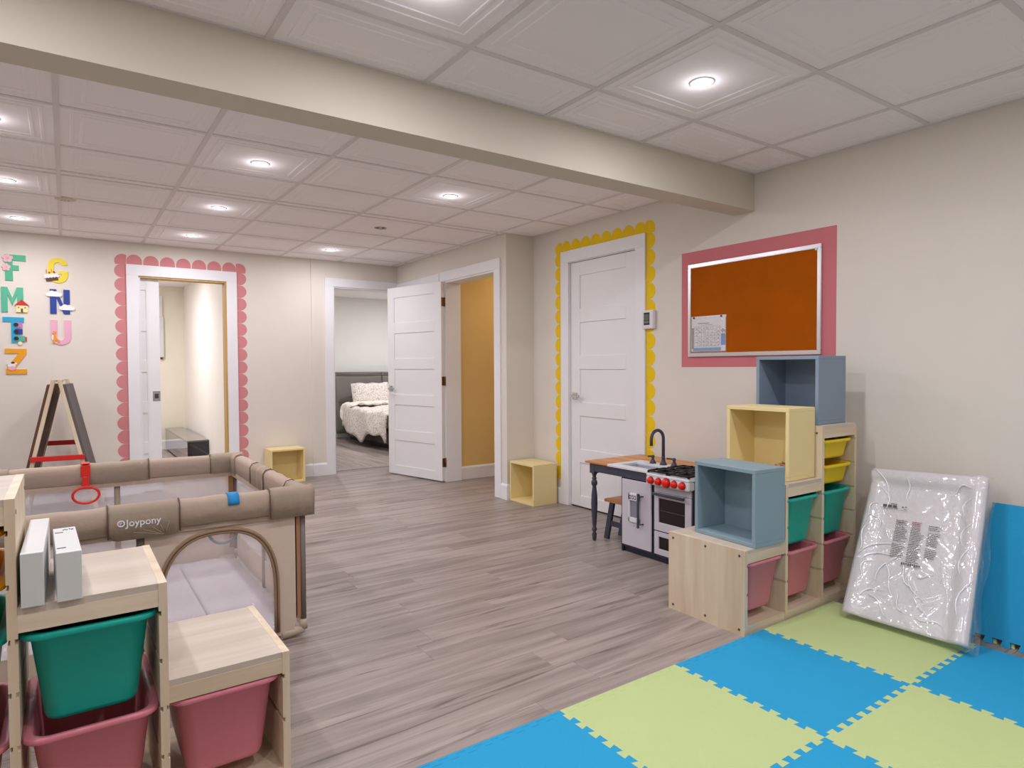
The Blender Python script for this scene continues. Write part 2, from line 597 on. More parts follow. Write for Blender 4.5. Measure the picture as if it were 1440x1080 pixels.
# ------------------------------------------------------------------ walls
YD0, YD1, YDT = 3.409, 4.185, 2.062     # yellow-framed door opening in the right wall
w = MB()
w.box(XR, XR + TH, YF, YD0, 0, H + .03)
w.box(XR, XR + TH, YD1, Y2, 0, H + .03)
w.box(XR, XR + TH, YD0, YD1, YDT, H + .03)
w.box(XR + 0.075, XR + TH, YD0, YD1, 0, YDT)
struct(w.build('wall_right', WALL), 'cream wall with the cork board and the closed white door')
HY0, HY1, HT = 4.87, 5.80, 2.062        # hall opening
w = MB()
w.box(X2, XR + TH, Y2, Y2 + 0.06, 0, H + .03)
w.box(X2, X2 + .17, Y2 + 0.06, HY0, 0, H + .03)
w.box(X2, X2 + .17, HY1, YB + TH, 0, H + .03)
w.box(X2, X2 + .17, HY0, HY1, HT, H + .03)
struct(w.build('wall_hall', WALL), 'cream hall wall with the open white door')
PX0, PX1, PT = 0.577, 1.348, 2.056      # pocket door opening
BX0, BX1, BT = 2.442, 3.190, 2.078      # bedroom opening
w = MB()
w.box(XL, PX0, YB, YB + TH, 0, H + .03)
w.box(PX1, 2.2, YB, YB + TH, 0, H + .03)
w.box(PX0, PX1, YB, YB + TH, PT, H + .03)
w.box(2.2, BX0, YB - .015, YB + TH, 0, H + .03)
w.box(BX1, X2, YB - .015, YB + TH, 0, H + .03)
w.box(BX0, BX1, YB - .015, YB + TH, BT, H + .03)
struct(w.build('wall_back', WALL), 'cream back wall with letters and two doorways')
struct(B(XL - TH, XL, YF, YB + TH, 0, H + .03).build('wall_left', WALL))
struct(B(XL - TH, XR + TH, YF - TH, YF, 0, H + .03).build('wall_front', WALL))
struct(B(XL, XR, BY0, BY1, BZ, H + .03).build('beam', BEAMP), 'cream boxed ceiling beam across the room')
# rooms behind
struct(B(-0.7, 6.1, 10.62, 10.74, 0, H + .03).build('wall_far', mat('far_room_wall', (240, 234, 216), 0.75)))
w = MB()
w.box(1.46, 1.58, YB + TH, 10.62, 0, H + .03)
w.box(1.42, 1.46, YB + TH, 8.75, 0, H + .03)
struct(w.build('wall_closet', mat('closet_wall', (243, 238, 231), 0.75)))
struct(B(-0.8, -0.7, YB + TH, 10.62, 0, H + .03).build('wall_closet_left', WALL))
struct(B(1.58, 1.62, YB + TH, 10.62, 0, H + .03).build('wall_bedroom_left', GREYW))
struct(B(1.62, 6.0, 10.60, 10.62, 0, H + .03).build('wall_bedroom_back', GREYW), 'pale bedroom wall behind the bed')
struct(B(6.0, 6.1, YB + TH, 10.62, 0, H + .03).build('wall_bedroom_right', GREYW))
struct(B(X2 + .17, 6.0, YB + .08, YB + TH, 0, H + .03).build('wall_bedroom_front', GREYW))
struct(B(X2 + .17, 4.8, 5.82, 5.94, 0, H + .03).build('wall_passage', OCHRE), 'ochre yellow wall of the side room')
struct(B(X2 + .17, 4.8, Y2 + .06, Y2 + .12, 0, H + .03).build('wall_passage_front', OCHRE))
struct(B(4.75, 4.85, Y2 + .06, 5.82, 0, H + .03).build('wall_passage_right', OCHRE))

# ------------------------------------------------------------------ baseboards
def base_prof(t=0.014, h=0.138):
    return [(0, 0), (t, 0), (t, h - 0.018), (t * 0.55, h - 0.006), (t * 0.3, h), (0, h)]


def baseboard(name, axis, pos, a, b, sgn):
    mb = MB()
    l0, l1 = [], []
    for q, z in base_prof():
        if axis == 'x':      # runs along X on a plane y = pos
            l0.append((a, pos + sgn * q, z)); l1.append((b, pos + sgn * q, z))
        else:
            l0.append((pos + sgn * q, a, z)); l1.append((pos + sgn * q, b, z))
    mb.loops([l0, l1], smooth=False)
    return struct(mb.build(name, TRIMW))


baseboard('baseboard_back', 'x', YB, XL, 0.48, -1)
baseboard('baseboard_back', 'x', YB, 1.446, 2.2, -1)
baseboard('baseboard_back', 'x', YB - .015, 2.2, 2.347, -1)
baseboard('baseboard_right', 'y', XR, YF, 3.309, -1)
baseboard('baseboard_right', 'y', XR, 4.285, Y2, -1)
baseboard('baseboard_hall', 'y', X2, Y2 - .014, 4.775, -1)
baseboard('baseboard_return', 'x', Y2, X2, XR, -1)
baseboard('baseboard_passage', 'x', 5.82, X2 + .17, 4.75, -1)
baseboard('baseboard_far', 'x', 10.62, -0.7, 1.46, -1)
baseboard('baseboard_bedroom', 'x', 10.60, 1.62, 6.0, -1)
baseboard('baseboard_closet', 'y', 1.42, YB + TH, 8.75, -1)
baseboard('baseboard_left', 'y', XL, YF, YB, 1)


# ------------------------------------------------------------------ door casings (flat boards, three per frame)
def casing(name, axis, pos, sgn, a0, a1, i0, i1, top, itop, t=0.016):
    e = bpy.data.objects.new(name, None)
    C.objects.link(e)
    struct(e)

    def bx(u0, u1, z0, z1, nm):
        if axis == 'x': mb = B(u0, u1, pos, pos + sgn * t, z0, z1)
        else: mb = B(pos, pos + sgn * t, u0, u1, z0, z1)
        mb.build(nm, TRIMW, e, 0.002, 1)
    bx(a0, i0, 0, itop, 'casing_side')
    bx(i1, a1, 0, itop, 'casing_side')
    bx(a0, a1, itop, top, 'casing_head')
    return e


def jamb(name, axis, p0, p1, i0, i1, itop, m=TRIMW, t=0.012, m2=None):
    e = bpy.data.objects.new(name, None)
    C.objects.link(e)
    struct(e)

    def bx(u0, u1, z0, z1, mm, nm):
        (B(u0, u1, p0, p1, z0, z1) if axis == 'x' else B(p0, p1, u0, u1, z0, z1)).build(nm, mm, e)
    bx(i0, i0 + t, 0, itop - t, m, 'jamb_side')
    bx(i1 - t, i1, 0, itop - t, m2 or m, 'jamb_side')
    bx(i0, i1, itop - t, itop, m2 or m, 'jamb_head')
    return e


casing('trim_2', 'x', YB, -1, 0.48, 1.446, PX0, PX1, 2.158, PT)
jamb('trim_3', 'x', YB - .004, YB + TH + .002, PX0, PX1, PT, TRIMW, 0.016, RAWWOOD)
casing('trim_4', 'x', YB - .015, -1, 2.347, X2 - .002, BX0, BX1, 2.172, BT)
jamb('trim_5', 'x', YB - .018, YB + TH + .002, BX0, BX1, BT)
casing('trim_6', 'y', X2, -1, 4.775, 5.895, HY0, HY1, 2.16, HT)
jamb('trim_7', 'y', X2 - .004, X2 + .174, HY0, HY1, HT, TRIMW, 0.016)
casing('trim_8', 'y', XR, -1, 3.309, 4.285, YD0, YD1, 2.16, YDT)
struct(B(X2 - .016, X2, 5.903, YB - .032, 2.068, 2.155).build('trim_9', TRIMW, None, .002, 1), 'white head board running on to the corner')
jamb('trim_10', 'y', XR, XR + .075, YD0, YD1, YDT, TRIMW, 0.006)


# ------------------------------------------------------------------ doors: stile-and-rail leaves with five panels
def leaf(parent, w, h, t, m=WHITE):
    """local: x along width from hinge, y thickness, z up"""
    st_, tr, n, ph, rl = 0.112, 0.112, 5, 0.277, 0.113
    mb = MB()
    mb.box(0, st_, 0, t, 0, h)
    mb.box(w - st_, w, 0, t, 0, h)
    z = h
    mb.box(st_, w - st_, 0, t, h - tr, h)
    z = h - tr
    rec = 0.008
    for i in range(n):
        zb = z - ph
        pn = MB().box(st_ - .004, w - st_ + .004, rec, t - rec, zb - .002, z + .002)
        pn.build('panel', m, parent)
        nb = zb - rl if i < n - 1 else 0
        mb.box(st_, w - st_, 0, t, max(nb, 0), zb)
        z = nb
    mb.build('leaf_frame', m, parent, 0.0015, 1)


def door_empty(name, label, loc, rz):
    e = bpy.data.objects.new(name, None)
    C.objects.link(e)
    e.location = loc
    e.rotation_euler = (0, 0, rz)
    return struct(e, label)


def lever(parent, x, z, y, sy, dirx):
    """square rose, stub and lever on the face y"""
    r = B(x - .028, x + .028, y, y + sy * .008, z - .028, z + .028).build('handle_rose', CHROME, parent, .002, 1)
    mb = MB()
    mb.tube([(x, y + sy * .008, z), (x, y + sy * .045, z)], 0.010, 10)
    mb.box(x - .011, x + dirx * .10, y + sy * .038, y + sy * .050, z - .010, z + .010)
    mb.build('handle_lever', CHROME, parent, .002, 1)


# closed door with the yellow border (in the right wall, face to -X)
d = door_empty('door_1', 'closed white five-panel door framed by the yellow scalloped border', (XR + .010, YD0 + .009, 0.012), PI / 2)
leaf(d, YD1 - YD0 - .018, 2.04, 0.038)
# local y points to -X, so the room side is y = t
d.location.x = XR + .010 + .038
lever(d, YD1 - YD0 - .018 - .05, 0.925, .038, 1, -1)
for z in (0.25, 1.05, 1.80):
    B(-.004, .003, .036, .043, z - .045, z + .045).build('hinge', mat('white_hinge', (226, 222, 226), .4), d)
B(XR + .02, XR + .05, YD0 + .008, YD1 - .008, 0, 0.009).build('door_gap_shadow', DARKHOLE, None)  # dark strip painting the shade in the gap under the door
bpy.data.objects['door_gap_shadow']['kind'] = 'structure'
bpy.data.objects['door_gap_shadow'].name = 'door_gap_shade'

# open door folded back against the hall wall
hinge = Vector((X2 - .020, 5.795, 0.012))
free = Vector((2.985, 6.655, 0.012))
ang = math.atan2(free.y - hinge.y, free.x - hinge.x)
d = door_empty('door_2', 'open white five-panel door swung out between the bedroom doorway and the ochre passage', hinge, ang)
leaf(d, (free - hinge).length, 2.045, 0.036)
lever(d, (free - hinge).length - .055, 0.94, .036, 1, -1)
for z in (0.19, 1.03, 1.84):
    mb = MB()
    mb.box(-.003, .0, .002, .034, z - .045, z + .045)
    mb.tube([(-.006, -.004, z - .045), (-.006, -.004, z + .045)], .007, 8)
    mb.build('hinge', BRONZE, d)

# pocket door part drawn out of the wall
d = door_empty('door_3', 'white pocket door part slid out of the wall in the pink scalloped doorway', (0.02, YB + .045, 0.012), 0)
leaf(d, 0.733, 2.03, 0.035)
pl = B(0.665, 0.728, -.003, 0, 0.86, 0.955).build('flush_pull', CHROME, d, .001, 1)
B(0.680, 0.713, -.0045, -.003, 0.885, 0.93).build('pull_recess', mat('dark_steel', (90, 90, 94), .3, metal=.8), pl)


# ------------------------------------------------------------------ scalloped painted borders
def scallop_poly(p, base):
    r = p / 2
    pts = [(-r, 0), (r, 0)]
    pts += [(r * math.cos(PI * k / 12), base + r * math.sin(PI * k / 12)) for k in range(13)]
    return pts


def scallop_border(name, label, m, fn, a0, a1, top, zlow, p, base):
    """fn(a, z, depth) maps wall coordinates; a0<a1 casing edges"""
    e = thing(name, label, 'wall border', fn((a0 + a1) / 2, 0, 0))
    inv = Vector(e.location)
    t = 0.0015

    def put(ax, az, ang):
        ca, sa = math.cos(ang), math.sin(ang)
        mb = MB().prism(scallop_poly(p * .985, base), lambda u, v, dd: tuple(Vector(fn(ax + ca * u - sa * v, az + sa * u + ca * v, dd)) - inv), t)
        mb.build('scallop', m, e)
    n = int(round((top - zlow) / p))
    for i in range(n):
        z = top - p * (i + .5)
        if z - p / 2 < 0.138: continue
        put(a0, z, PI / 2)
        put(a1, z, -PI / 2)
    nt_ = int(round((a1 - a0) / p))
    pp = (a1 - a0) / nt_
    for i in range(nt_):
        put(a0 + pp * (i + .5), top, 0)
    for s, ax in ((-1, a0), (1, a1)):
        poly = [(0, 0), (s * p * .62, 0)]
        r = p / 2
        cx, cz = s * (base * .6 + .008), base * .6 + .008
        ring = [(cx + s * r * math.cos(math.radians(q)), cz + r * math.sin(math.radians(q))) for q in range(-30, 121, 10)]
        poly = [(0, 0)] + ring
        MB().prism(poly, lambda u, v, dd: tuple(Vector(fn(ax + u, top + v, dd * 1.3)) - inv), t).build('scallop', m, e)
    return e


scallop_border('pink_scalloped_border', 'rose pink scalloped border painted round the pocket door frame', PINKS,
               lambda a, z, d_: (a, YB - d_, z), 0.48, 1.446, 2.158, 0.14, 0.129, 0.030)
scallop_border('yellow_scalloped_border', 'bright yellow scalloped border painted round the closed white door', YELS,
               lambda a, z, d_: (XR - d_, a, z), 3.309, 4.285, 2.16, 0.14, 0.122, 0.028)

# ------------------------------------------------------------------ ceiling lamps
def downlight(x, y, label, unseen=False, w=LAMP_W, col=LAMP_COL, grp='recessed ceiling downlights'):
    e = thing('ceiling_downlight', label, 'ceiling light', (x, y, H + .012), 0, grp)
    MB().lathe([(0.052, -.001), (0.052, -.006), (0.040, -.008), (0.040, -.001)], seg=28).build('trim_ring', TRIMW, e)
    MB().lathe([(0.039, -.0025), (0.039, -.0075), (0.020, -.009), (0.001, -.0095)], seg=24).build('lens', LENS, e)
    ld = bpy.data.lights.new('downlight_lamp', 'AREA')
    ld.shape = 'DISK'
    ld.size = 0.08
    ld.energy = w
    ld.color = col
    lo = bpy.data.objects.new('downlight_lamp', ld)
    C.objects.link(lo)
    lo.parent = e
    lo.location = (0, 0, -.014)
    # added point lamp below the lens, lights a halo on the ceiling
    lp = bpy.data.lights.new('added_halo_lamp', 'POINT')
    lp.energy = w * .048
    lp.color = col
    lp.shadow_soft_size = .02
    lo = bpy.data.objects.new('added_halo_lamp', lp)
    C.objects.link(lo)
    lo.parent = e
    lo.location = (0, 0, -.055)
    return e


downlight(2.20, 1.762, 'bright downlight in the front ceiling above the storage unit with cubes')
downlight(0.96, 1.790, 'downlight cut by the top edge of the picture, front ceiling')
downlight(0.945, 3.889, 'rear ceiling downlight nearest the beam, in the middle column')
downlight(2.205, 3.898, 'rear ceiling downlight nearest the yellow bordered door')
downlight(0.950, 5.126, 'second rear downlight back from the beam, in the middle column')
downlight(0.950, 6.326, 'rear ceiling downlight in front of the pink bordered doorway')
downlight(2.205, 6.334, 'rear ceiling downlight in front of the bedroom doorway')
downlight(-0.280, 6.328, 'rear ceiling downlight nearest the wall letters')
downlight(-0.283, 5.110, 'rear ceiling downlight at the left edge, one row out from the letters')
for x, y, nm in ((-0.28, 3.889, 'left of the picture behind the beam'), (-1.53, 5.11, 'far left, second row'), (-1.53, 3.889, 'far left, first row'),
                 (-0.28, 1.79, 'over the left storage unit'), (2.2, 0.50, 'behind the camera on the right'), (0.96, 0.50, 'just behind the camera'),
                 (-0.28, 0.50, 'behind the camera on the left'), (2.2, -0.75, 'by the front wall on the right'), (0.96, -0.75, 'by the front wall in the middle'),
                 (-1.53, 1.79, 'far left of the front ceiling')):
    downlight(x, y, 'unseen ceiling downlight added for light outside the picture, ' + nm)  # unseen lamps, added to light the room from outside the view
downlight(2.85, 8.6, 'bedroom ceiling downlight beyond the doorway, unseen, added to light the room', w=42, col=(1, .98, 1.02))  # this and the next three: unseen lamps added to light the rooms behind
downlight(4.6, 9.2, 'bedroom ceiling downlight above the bed, unseen, added to light the room', w=42, col=(1, .98, 1.02))
downlight(0.35, 8.9, 'ceiling downlight of the room behind the pocket door, unseen, added for light', w=75, col=(1, .98, 1.03))
downlight(4.1, 5.25, 'ceiling downlight of the ochre passage, unseen, added for light', w=7, col=(1, .92, .80))
e = thing('smoke_detector', 'flat cream smoke detector on the rear ceiling left of the downlights', 'smoke detector', (0.023, 5.437, H + .008))
MB().lathe([(0.001, -.012), (.045, -.012), (.062, -.006), (.064, 0), (.001, 0)], seg=24, caps=False).build('detector_body', mat('cream_plastic', (214, 200, 184), .5), e)
for k in range(3):
    a = k * 2.1
    B(-.028 + .02 * k, -.016 + .02 * k, -.004, .004, -.0135, -.0125).build('vent_slot', INK, e)
e = thing('unlit_ceiling_fitting', 'small dark round fitting in the rear ceiling, unlit, before the bedroom', 'ceiling fitting', (2.211, 5.109, H + .010))  # unidentified round fitting with a dark, unlit lens
MB().lathe([(0.036, -.002), (0.050, -.004), (0.052, 0), (0.036, 0)], seg=24, caps=False).build('outer_ring', mat('bronze_ring', (150, 136, 126), .5), e)
MB().lathe([(0.001, -.001), (0.036, -.0015), (0.036, 0), (.001, 0)], seg=24, caps=False).build('dark_lens', mat('unlit_lens', (70, 62, 60), .5), e)

# ------------------------------------------------------------------ cork board wall
o = B(XR - .0012, XR, 1.893, 2.978, 1.175, 1.957).build('painted_panel', PINKP)
tag(o, 'dusty pink painted rectangle on the right wall behind the cork board', 'wall paint')
cy0, cy1, cz0, cz1 = 1.972, 2.912, 1.245, 1.868
xb = XR - .0014
e = thing('cork_board', 'brown cork notice board in an aluminium frame on the pink painted rectangle', 'notice board', (xb, 2.44, cz0))
oy, oz = -2.44, -cz0
B(-.009, 0, cy0 + .01 + oy, cy1 - .01 + oy, .01, cz1 - cz0 - .01).build('cork_sheet', CORK, e)
fw = .024
for a in ((cy0, cy1, cz0, cz0 + fw), (cy0, cy1, cz1 - fw, cz1), (cy0, cy0 + fw, cz0 + fw, cz1 - fw), (cy1 - fw, cy1, cz0 + fw, cz1 - fw)):
    B(-.017, 0, a[0] + oy, a[1] + oy, a[2] + oz, a[3] + oz).build('frame_rail', ALU, e, .003, 2)
MB().lathe([(.006, -.019), (.006, -.017)], (0, cy0 + .030 + oy, cz1 - .03 + oz), 10, 'x').build('screw_cap', PLASW, e)
# paper sleeve pinned to the board
sx = xb - .010
e = thing('document_sleeve', 'clear sleeve with a printed calendar sheet pinned in the lower left of the cork board', 'document', (sx, 2.74, 1.268))
B(-.001, 0, -.130, .143, .012, .232).build('calendar_sheet', PAPER, e)
gr = MB()
for i in range(7):
    zz = .045 + i * .022
    gr.box(-.0016, -.001, -.088, .118, zz, zz + .0012)
for i in range(8):
    yy = -.088 + i * .0294
    gr.box(-.0016, -.001, yy - .0006, yy + .0006, .045, .178)
gr.build('calendar_grid', INK, e)
tx = MB()
for i in range(6):
    for j in range(7):
        for q in range(2):
            if random.random() < .72:
                yy = -.086 + j * .0294 + random.uniform(.003, .006)
                zz = .049 + i * .022 + q * .007
                tx.box(-.0017, -.001, yy, yy + random.uniform(.008, .018), zz, zz + .003)
tx.box(-.0017, -.001, .0, .09, .196, .201)
tx.box(-.0017, -.001, -.03, .06, .186, .1885)
tx.build('calendar_entries', INK, e)
B(-.0016, -.001, -.128, -.096, .05, .125).build('blue_block', mat('blue_block', (86, 142, 206), .5), e)
B(-.0016, -.001, -.095, .13, .014, .036).build('blue_footer', BLUEP, e)
sk = MB()
for i in range(4):
    sk.box(-.0016, -.001, -.126 + i * .008, -.121 + i * .008, .130 + (i % 2) * .01, .150 + (i % 3) * .004)
sk.build('corner_sketch', INK, e)
sb_ = MB()
sb_.box(-.0016, -.001, .124, .139, .03, .17)
sb_.build('side_heading', mat('grey_heading', (120, 122, 128), .6), e)
NX, NZ = 8, 8
sl = MB()
vs = []
for i in range(NX + 1):
    for j in range(NZ + 1):
        vs.append((-.004 - .003 * random.random(), -.140 + .290 * i / NX, .240 * j / NZ))
sl.add(vs, [(i * (NZ + 1) + j, (i + 1) * (NZ + 1) + j, (i + 1) * (NZ + 1) + j + 1, i * (NZ + 1) + j + 1) for i in range(NX) for j in range(NZ)], True)
sl.build('sleeve_film', see_through('sleeve_film', (240, 240, 244), .12, .10, .12, (30, .6)), e)
B(-.003, -.0015, -.135, .145, .232, .246).build('sleeve_strip', PAPER, e)
for yy in (-.10, .12):
    MB().lathe([(.006, -.010), (.006, -.004), (.002, 0)], (0, yy, .238), 10, 'x').build('push_pin', INKD, e)

# thermostat
e = thing('thermostat', 'white thermostat with a dark display overlapping the yellow border', 'thermostat', (XR - .0018, 3.268, 1.455))
B(-.030, 0, -.055, .055, 0, .135).build('thermostat_body', PLASW, e, .004, 2)
B(-.0315, -.030, -.020, .035, .028, .118).build('display', INKD, e)
B(-.0320, -.0315, -.015, .030, .062, .105).build('display_screen', LCD, e)
B(-.0320, -.0315, -.015, .030, .040, .056).build('button_pad', mat('button_grey', (120, 118, 116), .5), e)

# ------------------------------------------------------------------ wall letters
def on_wall(ox, oz, d0=0):
    return lambda u, v, dd: (ox + u, -dd - d0, oz + v)


def arc(cx, cy, rx, ry, a0, a1, n=14):
    return [(cx + rx * math.cos(math.radians(a0 + (a1 - a0) * k / n)), cy + ry * math.sin(math.radians(a0 + (a1 - a0) * k / n))) for k in range(n + 1)]


def flat(parent, name, polys, m, t, d0):
    mb = MB()
    for k, p in enumerate(polys):
        mb.prism(p, lambda u, v, dd: (u, -dd - d0, v), t + .00025 * k)
    return mb.build(name, m, parent)


def letter(ch, label, x, z, col, polys):
    e = thing('wall_letter', label, 'wall letter', (x, YB, z), 0, 'painted wooden letters on the back wall')
    flat(e, 'letter_shape', polys, mat('letter_' + ch, col, .55), .008, 0)
    return e


def rect(x0, x1, y0, y1):
    return [(x0, y0), (x1, y0), (x1, y1), (x0, y1)]


def circ(cx, cy, r, n=14, ry=None):
    return arc(cx, cy, r, ry or r, 0, 360 - 360 / n, n - 1)


LT = .008
# F
e = letter('F', 'green letter F with two pink flowers, topmost of the left column', -.405, 1.942, (72, 178, 132),
           [rect(0, .052, 0, .222), rect(.052, .142, .172, .222), rect(.052, .094, .090, .132)])
for cx, cz, r in ((.008, .190, .022), (-.002, .112, .018)):
    cx += .01
    fp = flat(e, 'flower', [circ(cx + r * 1.05 * math.cos(k * 1.2566 + .3), cz + r * 1.05 * math.sin(k * 1.2566 + .3), r * .72, 10) for k in range(5)], mat('flower_pink', (236, 186, 196), .6), .004, LT)
    flat(fp, 'flower_centre', [circ(cx, cz, r * .3, 8)], mat('flower_centre', (244, 214, 120), .6), .002, LT + .004)
# M
e = letter('M', 'green letter M with a red-roofed house, second in the left column', -.437, 1.672, (84, 186, 148),
           [rect(0, .044, 0, .215), rect(.108, .152, 0, .215), [(.044, .215), (.044, .150), (.076, .060), (.076, .120)], [(.108, .215), (.076, .120), (.076, .060), (.108, .150)]])
h_ = flat(e, 'house_wall', [rect(.100, .180, .002, .062)], mat('house_cream', (246, 236, 170), .6), .004, LT)
flat(e, 'house_roof', [[(.088, .060), (.192, .060), (.140, .112)]], mat('house_red', (206, 44, 40), .6), .005, LT)
flat(h_, 'house_door', [rect(.133, .147, .002, .034)], mat('house_door', (110, 74, 56), .6), .002, LT + .004)
flat(h_, 'house_window', [rect(.112, .124, .038, .048), rect(.156, .168, .038, .048)], mat('house_window', (120, 150, 130), .6), .002, LT + .004)
# T
e = letter('T', 'blue letter T with a little train climbing it, third in the left column', -.430, 1.412, (34, 168, 208),
           [rect(0, .146, .178, .218), rect(.056, .100, 0, .178)])
for k, (cc, z0) in enumerate((((186, 130, 190), .130), ((44, 60, 150), .072), ((84, 184, 160), .012))):
    cb = flat(e, 'train_wagon', [rect(.084, .134 + (.016 if k == 2 else 0), z0, z0 + .046)], mat('train_%d' % k, cc, .6), .004, LT)
    w_ = flat(cb, 'train_wheel', [circ(.090, z0 + .024, .017, 12)], mat('train_wheel', (40, 34, 38), .6), .003, LT + .004)
flat(e, 'train_chimney', [rect(.150, .162, .014, .050)], mat('train_red', (198, 66, 70), .6), .004, LT)
flat(e, 'train_smoke', [circ(.115, -.004, .016, 10)], mat('train_cream', (244, 236, 190), .6), .003, LT)
# Z
e = letter('Z', 'orange letter Z with a small white cow face, bottom of the left column', -.422, 1.142, (240, 164, 22),
           [rect(0, .150, .178, .218), rect(0.006, .150, 0, .042), [(.006, .042), (.062, .042), (.150, .178), (.094, .178)]])
flat(e, 'cow_face', [circ(.046, .074, .028, 14, .022)], mat('cow_white', (242, 238, 236), .6), .004, LT)
flat(e, 'cow_muzzle', [circ(.048, .050, .028, 14, .018)], mat('cow_pink', (244, 178, 190), .6), .005, LT)
flat(e, 'cow_ear', [circ(.020, .092, .009, 8), circ(.074, .090, .009, 8)], mat('cow_white', (242, 238, 236), .6), .004, LT)
flat(e, 'cow_patch', [circ(.054, .098, .013, 9, .008)], INKD, .006, LT)
# G
go = arc(.073, .148, .073, .072, 0, 180, 12) + arc(.073, .074, .073, .074, 180, 360, 12)
gi = arc(.073, .148, .029, .032, 0, 180, 10) + arc(.073, .074, .029, .032, 180, 360, 10)
up = arc(.073, .148, .073, .072, 10, 180, 12) + arc(.073, .148, .029, .032, 180, 10, 12)
lo_ = arc(.073, .074, .073, .074, 180, 360, 12) + arc(.073, .074, .029, .032, 360, 180, 12)
e = letter('G', 'yellow letter G with a slice of chocolate cake, topmost of the right column', -.110, 1.945, (242, 220, 50),
           [up, lo_, rect(0, .044, .074, .148), rect(.102, .146, .074, .104), rect(.078, .102, .078, .104)])
rot = lambda pts, cx, cy, a: [(cx + (p - cx) * math.cos(a) - (q - cy) * math.sin(a), cy + (p - cx) * math.sin(a) + (q - cy) * math.cos(a)) for p, q in pts]
flat(e, 'cake_sponge', [rot(rect(-.018, .072, .016, .054), .03, .04, .18)], mat('cake_brown', (92, 58, 44), .6), .004, LT)
flat(e, 'cake_icing', [rot(rect(-.022, .076, .052, .076), .03, .04, .18)] + [rot(circ(-.016 + .022 * k, .054, .012, 9), .03, .04, .18) for k in range(5)], mat('cake_icing', (244, 238, 238), .6), .005, LT)
flat(e, 'cake_cherry', [circ(.010, .086, .008, 8), circ(.044, .094, .008, 8)], mat('cake_cherry', (160, 40, 44), .6), .006, LT)
flat(e, 'cake_candle', [rect(-.014, -.010, .082, .112), rect(.024, .028, .090, .120)], mat('cake_candle', (224, 120, 60), .6), .004, LT)
# N
e = letter('N', 'navy letter N with two white clouds, middle of the right column', -.100, 1.672, (36, 66, 150),
           [rect(0, .046, 0, .216), rect(.098, .144, 0, .216), [(.046, .216), (.046, .140), (.098, 0), (.098, .076)]])
for cx, cz in ((.030, .172), (.122, .056)):
    flat(e, 'cloud', [circ(cx - .040, cz - .004, .018, 10), circ(cx - .014, cz + .008, .023, 10), circ(cx + .016, cz + .006, .021, 10), circ(cx + .042, cz - .004, .017, 10), rect(cx - .04, cx + .042, cz - .021, cz)], mat('cloud_white', (246, 246, 248), .6), .004, LT)
# U
e = letter('U', 'pink letter U with a small orange giraffe, bottom of the right column', -.098, 1.398, (240, 178, 200),
           [rect(0, .046, .074, .220), rect(.100, .146, .074, .220), arc(.073, .074, .073, .074, 180, 360, 14) + arc(.073, .074, .027, .034, 360, 180, 14)])
flat(e, 'giraffe', [[(.010, .096), (.018, .118), (.040, .118), (.040, .104), (.034, .100), (.040, .056), (.058, .044), (.066, .016), (.052, .018), (.046, .034), (.028, .034), (.024, .012), (.010, .014), (.018, .050), (.022, .096)]], mat('giraffe_orange', (236, 158, 44), .6), .004, LT)
flat(e, 'giraffe_belly', [circ(.014, .064, .010, 9, .022)], mat('cow_white', (242, 238, 236), .6), .003, LT)

# ------------------------------------------------------------------ double-sided easel by the back wall
e = thing('easel', 'folding wooden A-frame easel with red crossbars standing below the wall letters', 'easel', (-.035, 6.50, 0), -.10)
apz = 1.10
for s in (-1, 1):
    bx_ = s * .262 - .002
    for yy in (-.25, .25):
        t0, b0 = s * .018, bx_
        mb = MB()
        hw = .014
        mb.hexa([(b0 - hw, yy - .016, 0), (b0 + hw, yy - .016, 0), (b0 + hw, yy + .016, 0), (b0 - hw, yy + .016, 0),
                 (t0 - hw, yy - .016, apz), (t0 + hw, yy - .016, apz), (t0 + hw, yy + .016, apz), (t0 - hw, yy + .016, apz)])
        mb.build('leg', PINE, e, .002, 1)
    # board between the legs and its outer facing
    def bd(z0, z1, off0, off1, m, nm, yw):
        f = lambda z: bx_ + (s * .018 - bx_) * z / apz
        mb = MB()
        mb.hexa([(f(z0) + s * off0, -yw, z0), (f(z0) + s * off1, -yw, z0), (f(z0) + s * off1, yw, z0), (f(z0) + s * off0, yw, z0),
                 (f(z1) + s * off0, -yw, z1), (f(z1) + s * off1, -yw, z1), (f(z1) + s * off1, yw, z1), (f(z1) + s * off0, yw, z1)])
        mb.build(nm, m, e)
    bd(.33, 1.06, -.004, .006, BROWND if s < 0 else mat('easel_white_back', (150, 128, 110), .7), 'back_board', .232)
    bd(.30, 1.06, .016, .034, BOARDD if s > 0 else BROWND, 'drawing_board', .262)
for yy, z in ((-.28, .475), (.28, .545)):
    xx = .262 * (1 - z / apz) + .030
    B(-xx, xx, yy - .010, yy + .010, z - .020, z + .020).build('red_crossbar', mat('red_bar', (208, 34, 30), .45), e, .003, 1)
MB().tube([(0, -.23, apz - .012), (0, .23, apz - .012)], .006, 8).build('hinge_rod', CHROME, e)

# ------------------------------------------------------------------ storage cubes (open boxes)
def cube(name, label, m, loc, rz=0, w=.35, dp=.25, h=.35, t=.018, grp=None, dark=None):
    """local: opening faces -X, width along Y from 0, depth along +X, z from 0"""
    e = thing(name, label, 'shelf cube', loc, rz, grp)
    B(0, dp, 0, w, h - t, h).build('top_panel', m, e, .0015, 1)
    B(0, dp, 0, w, 0, t).build('bottom_panel', m, e, .0015, 1)
    B(0, dp, 0, t, t, h - t).build('side_panel', m, e, .0015, 1)
    B(0, dp, w - t, w, t, h - t).build('side_panel', m, e, .0015, 1)
    B(dp - .012, dp - .002, t, w - t, t, h - t).build('back_panel', m, e)
    return e


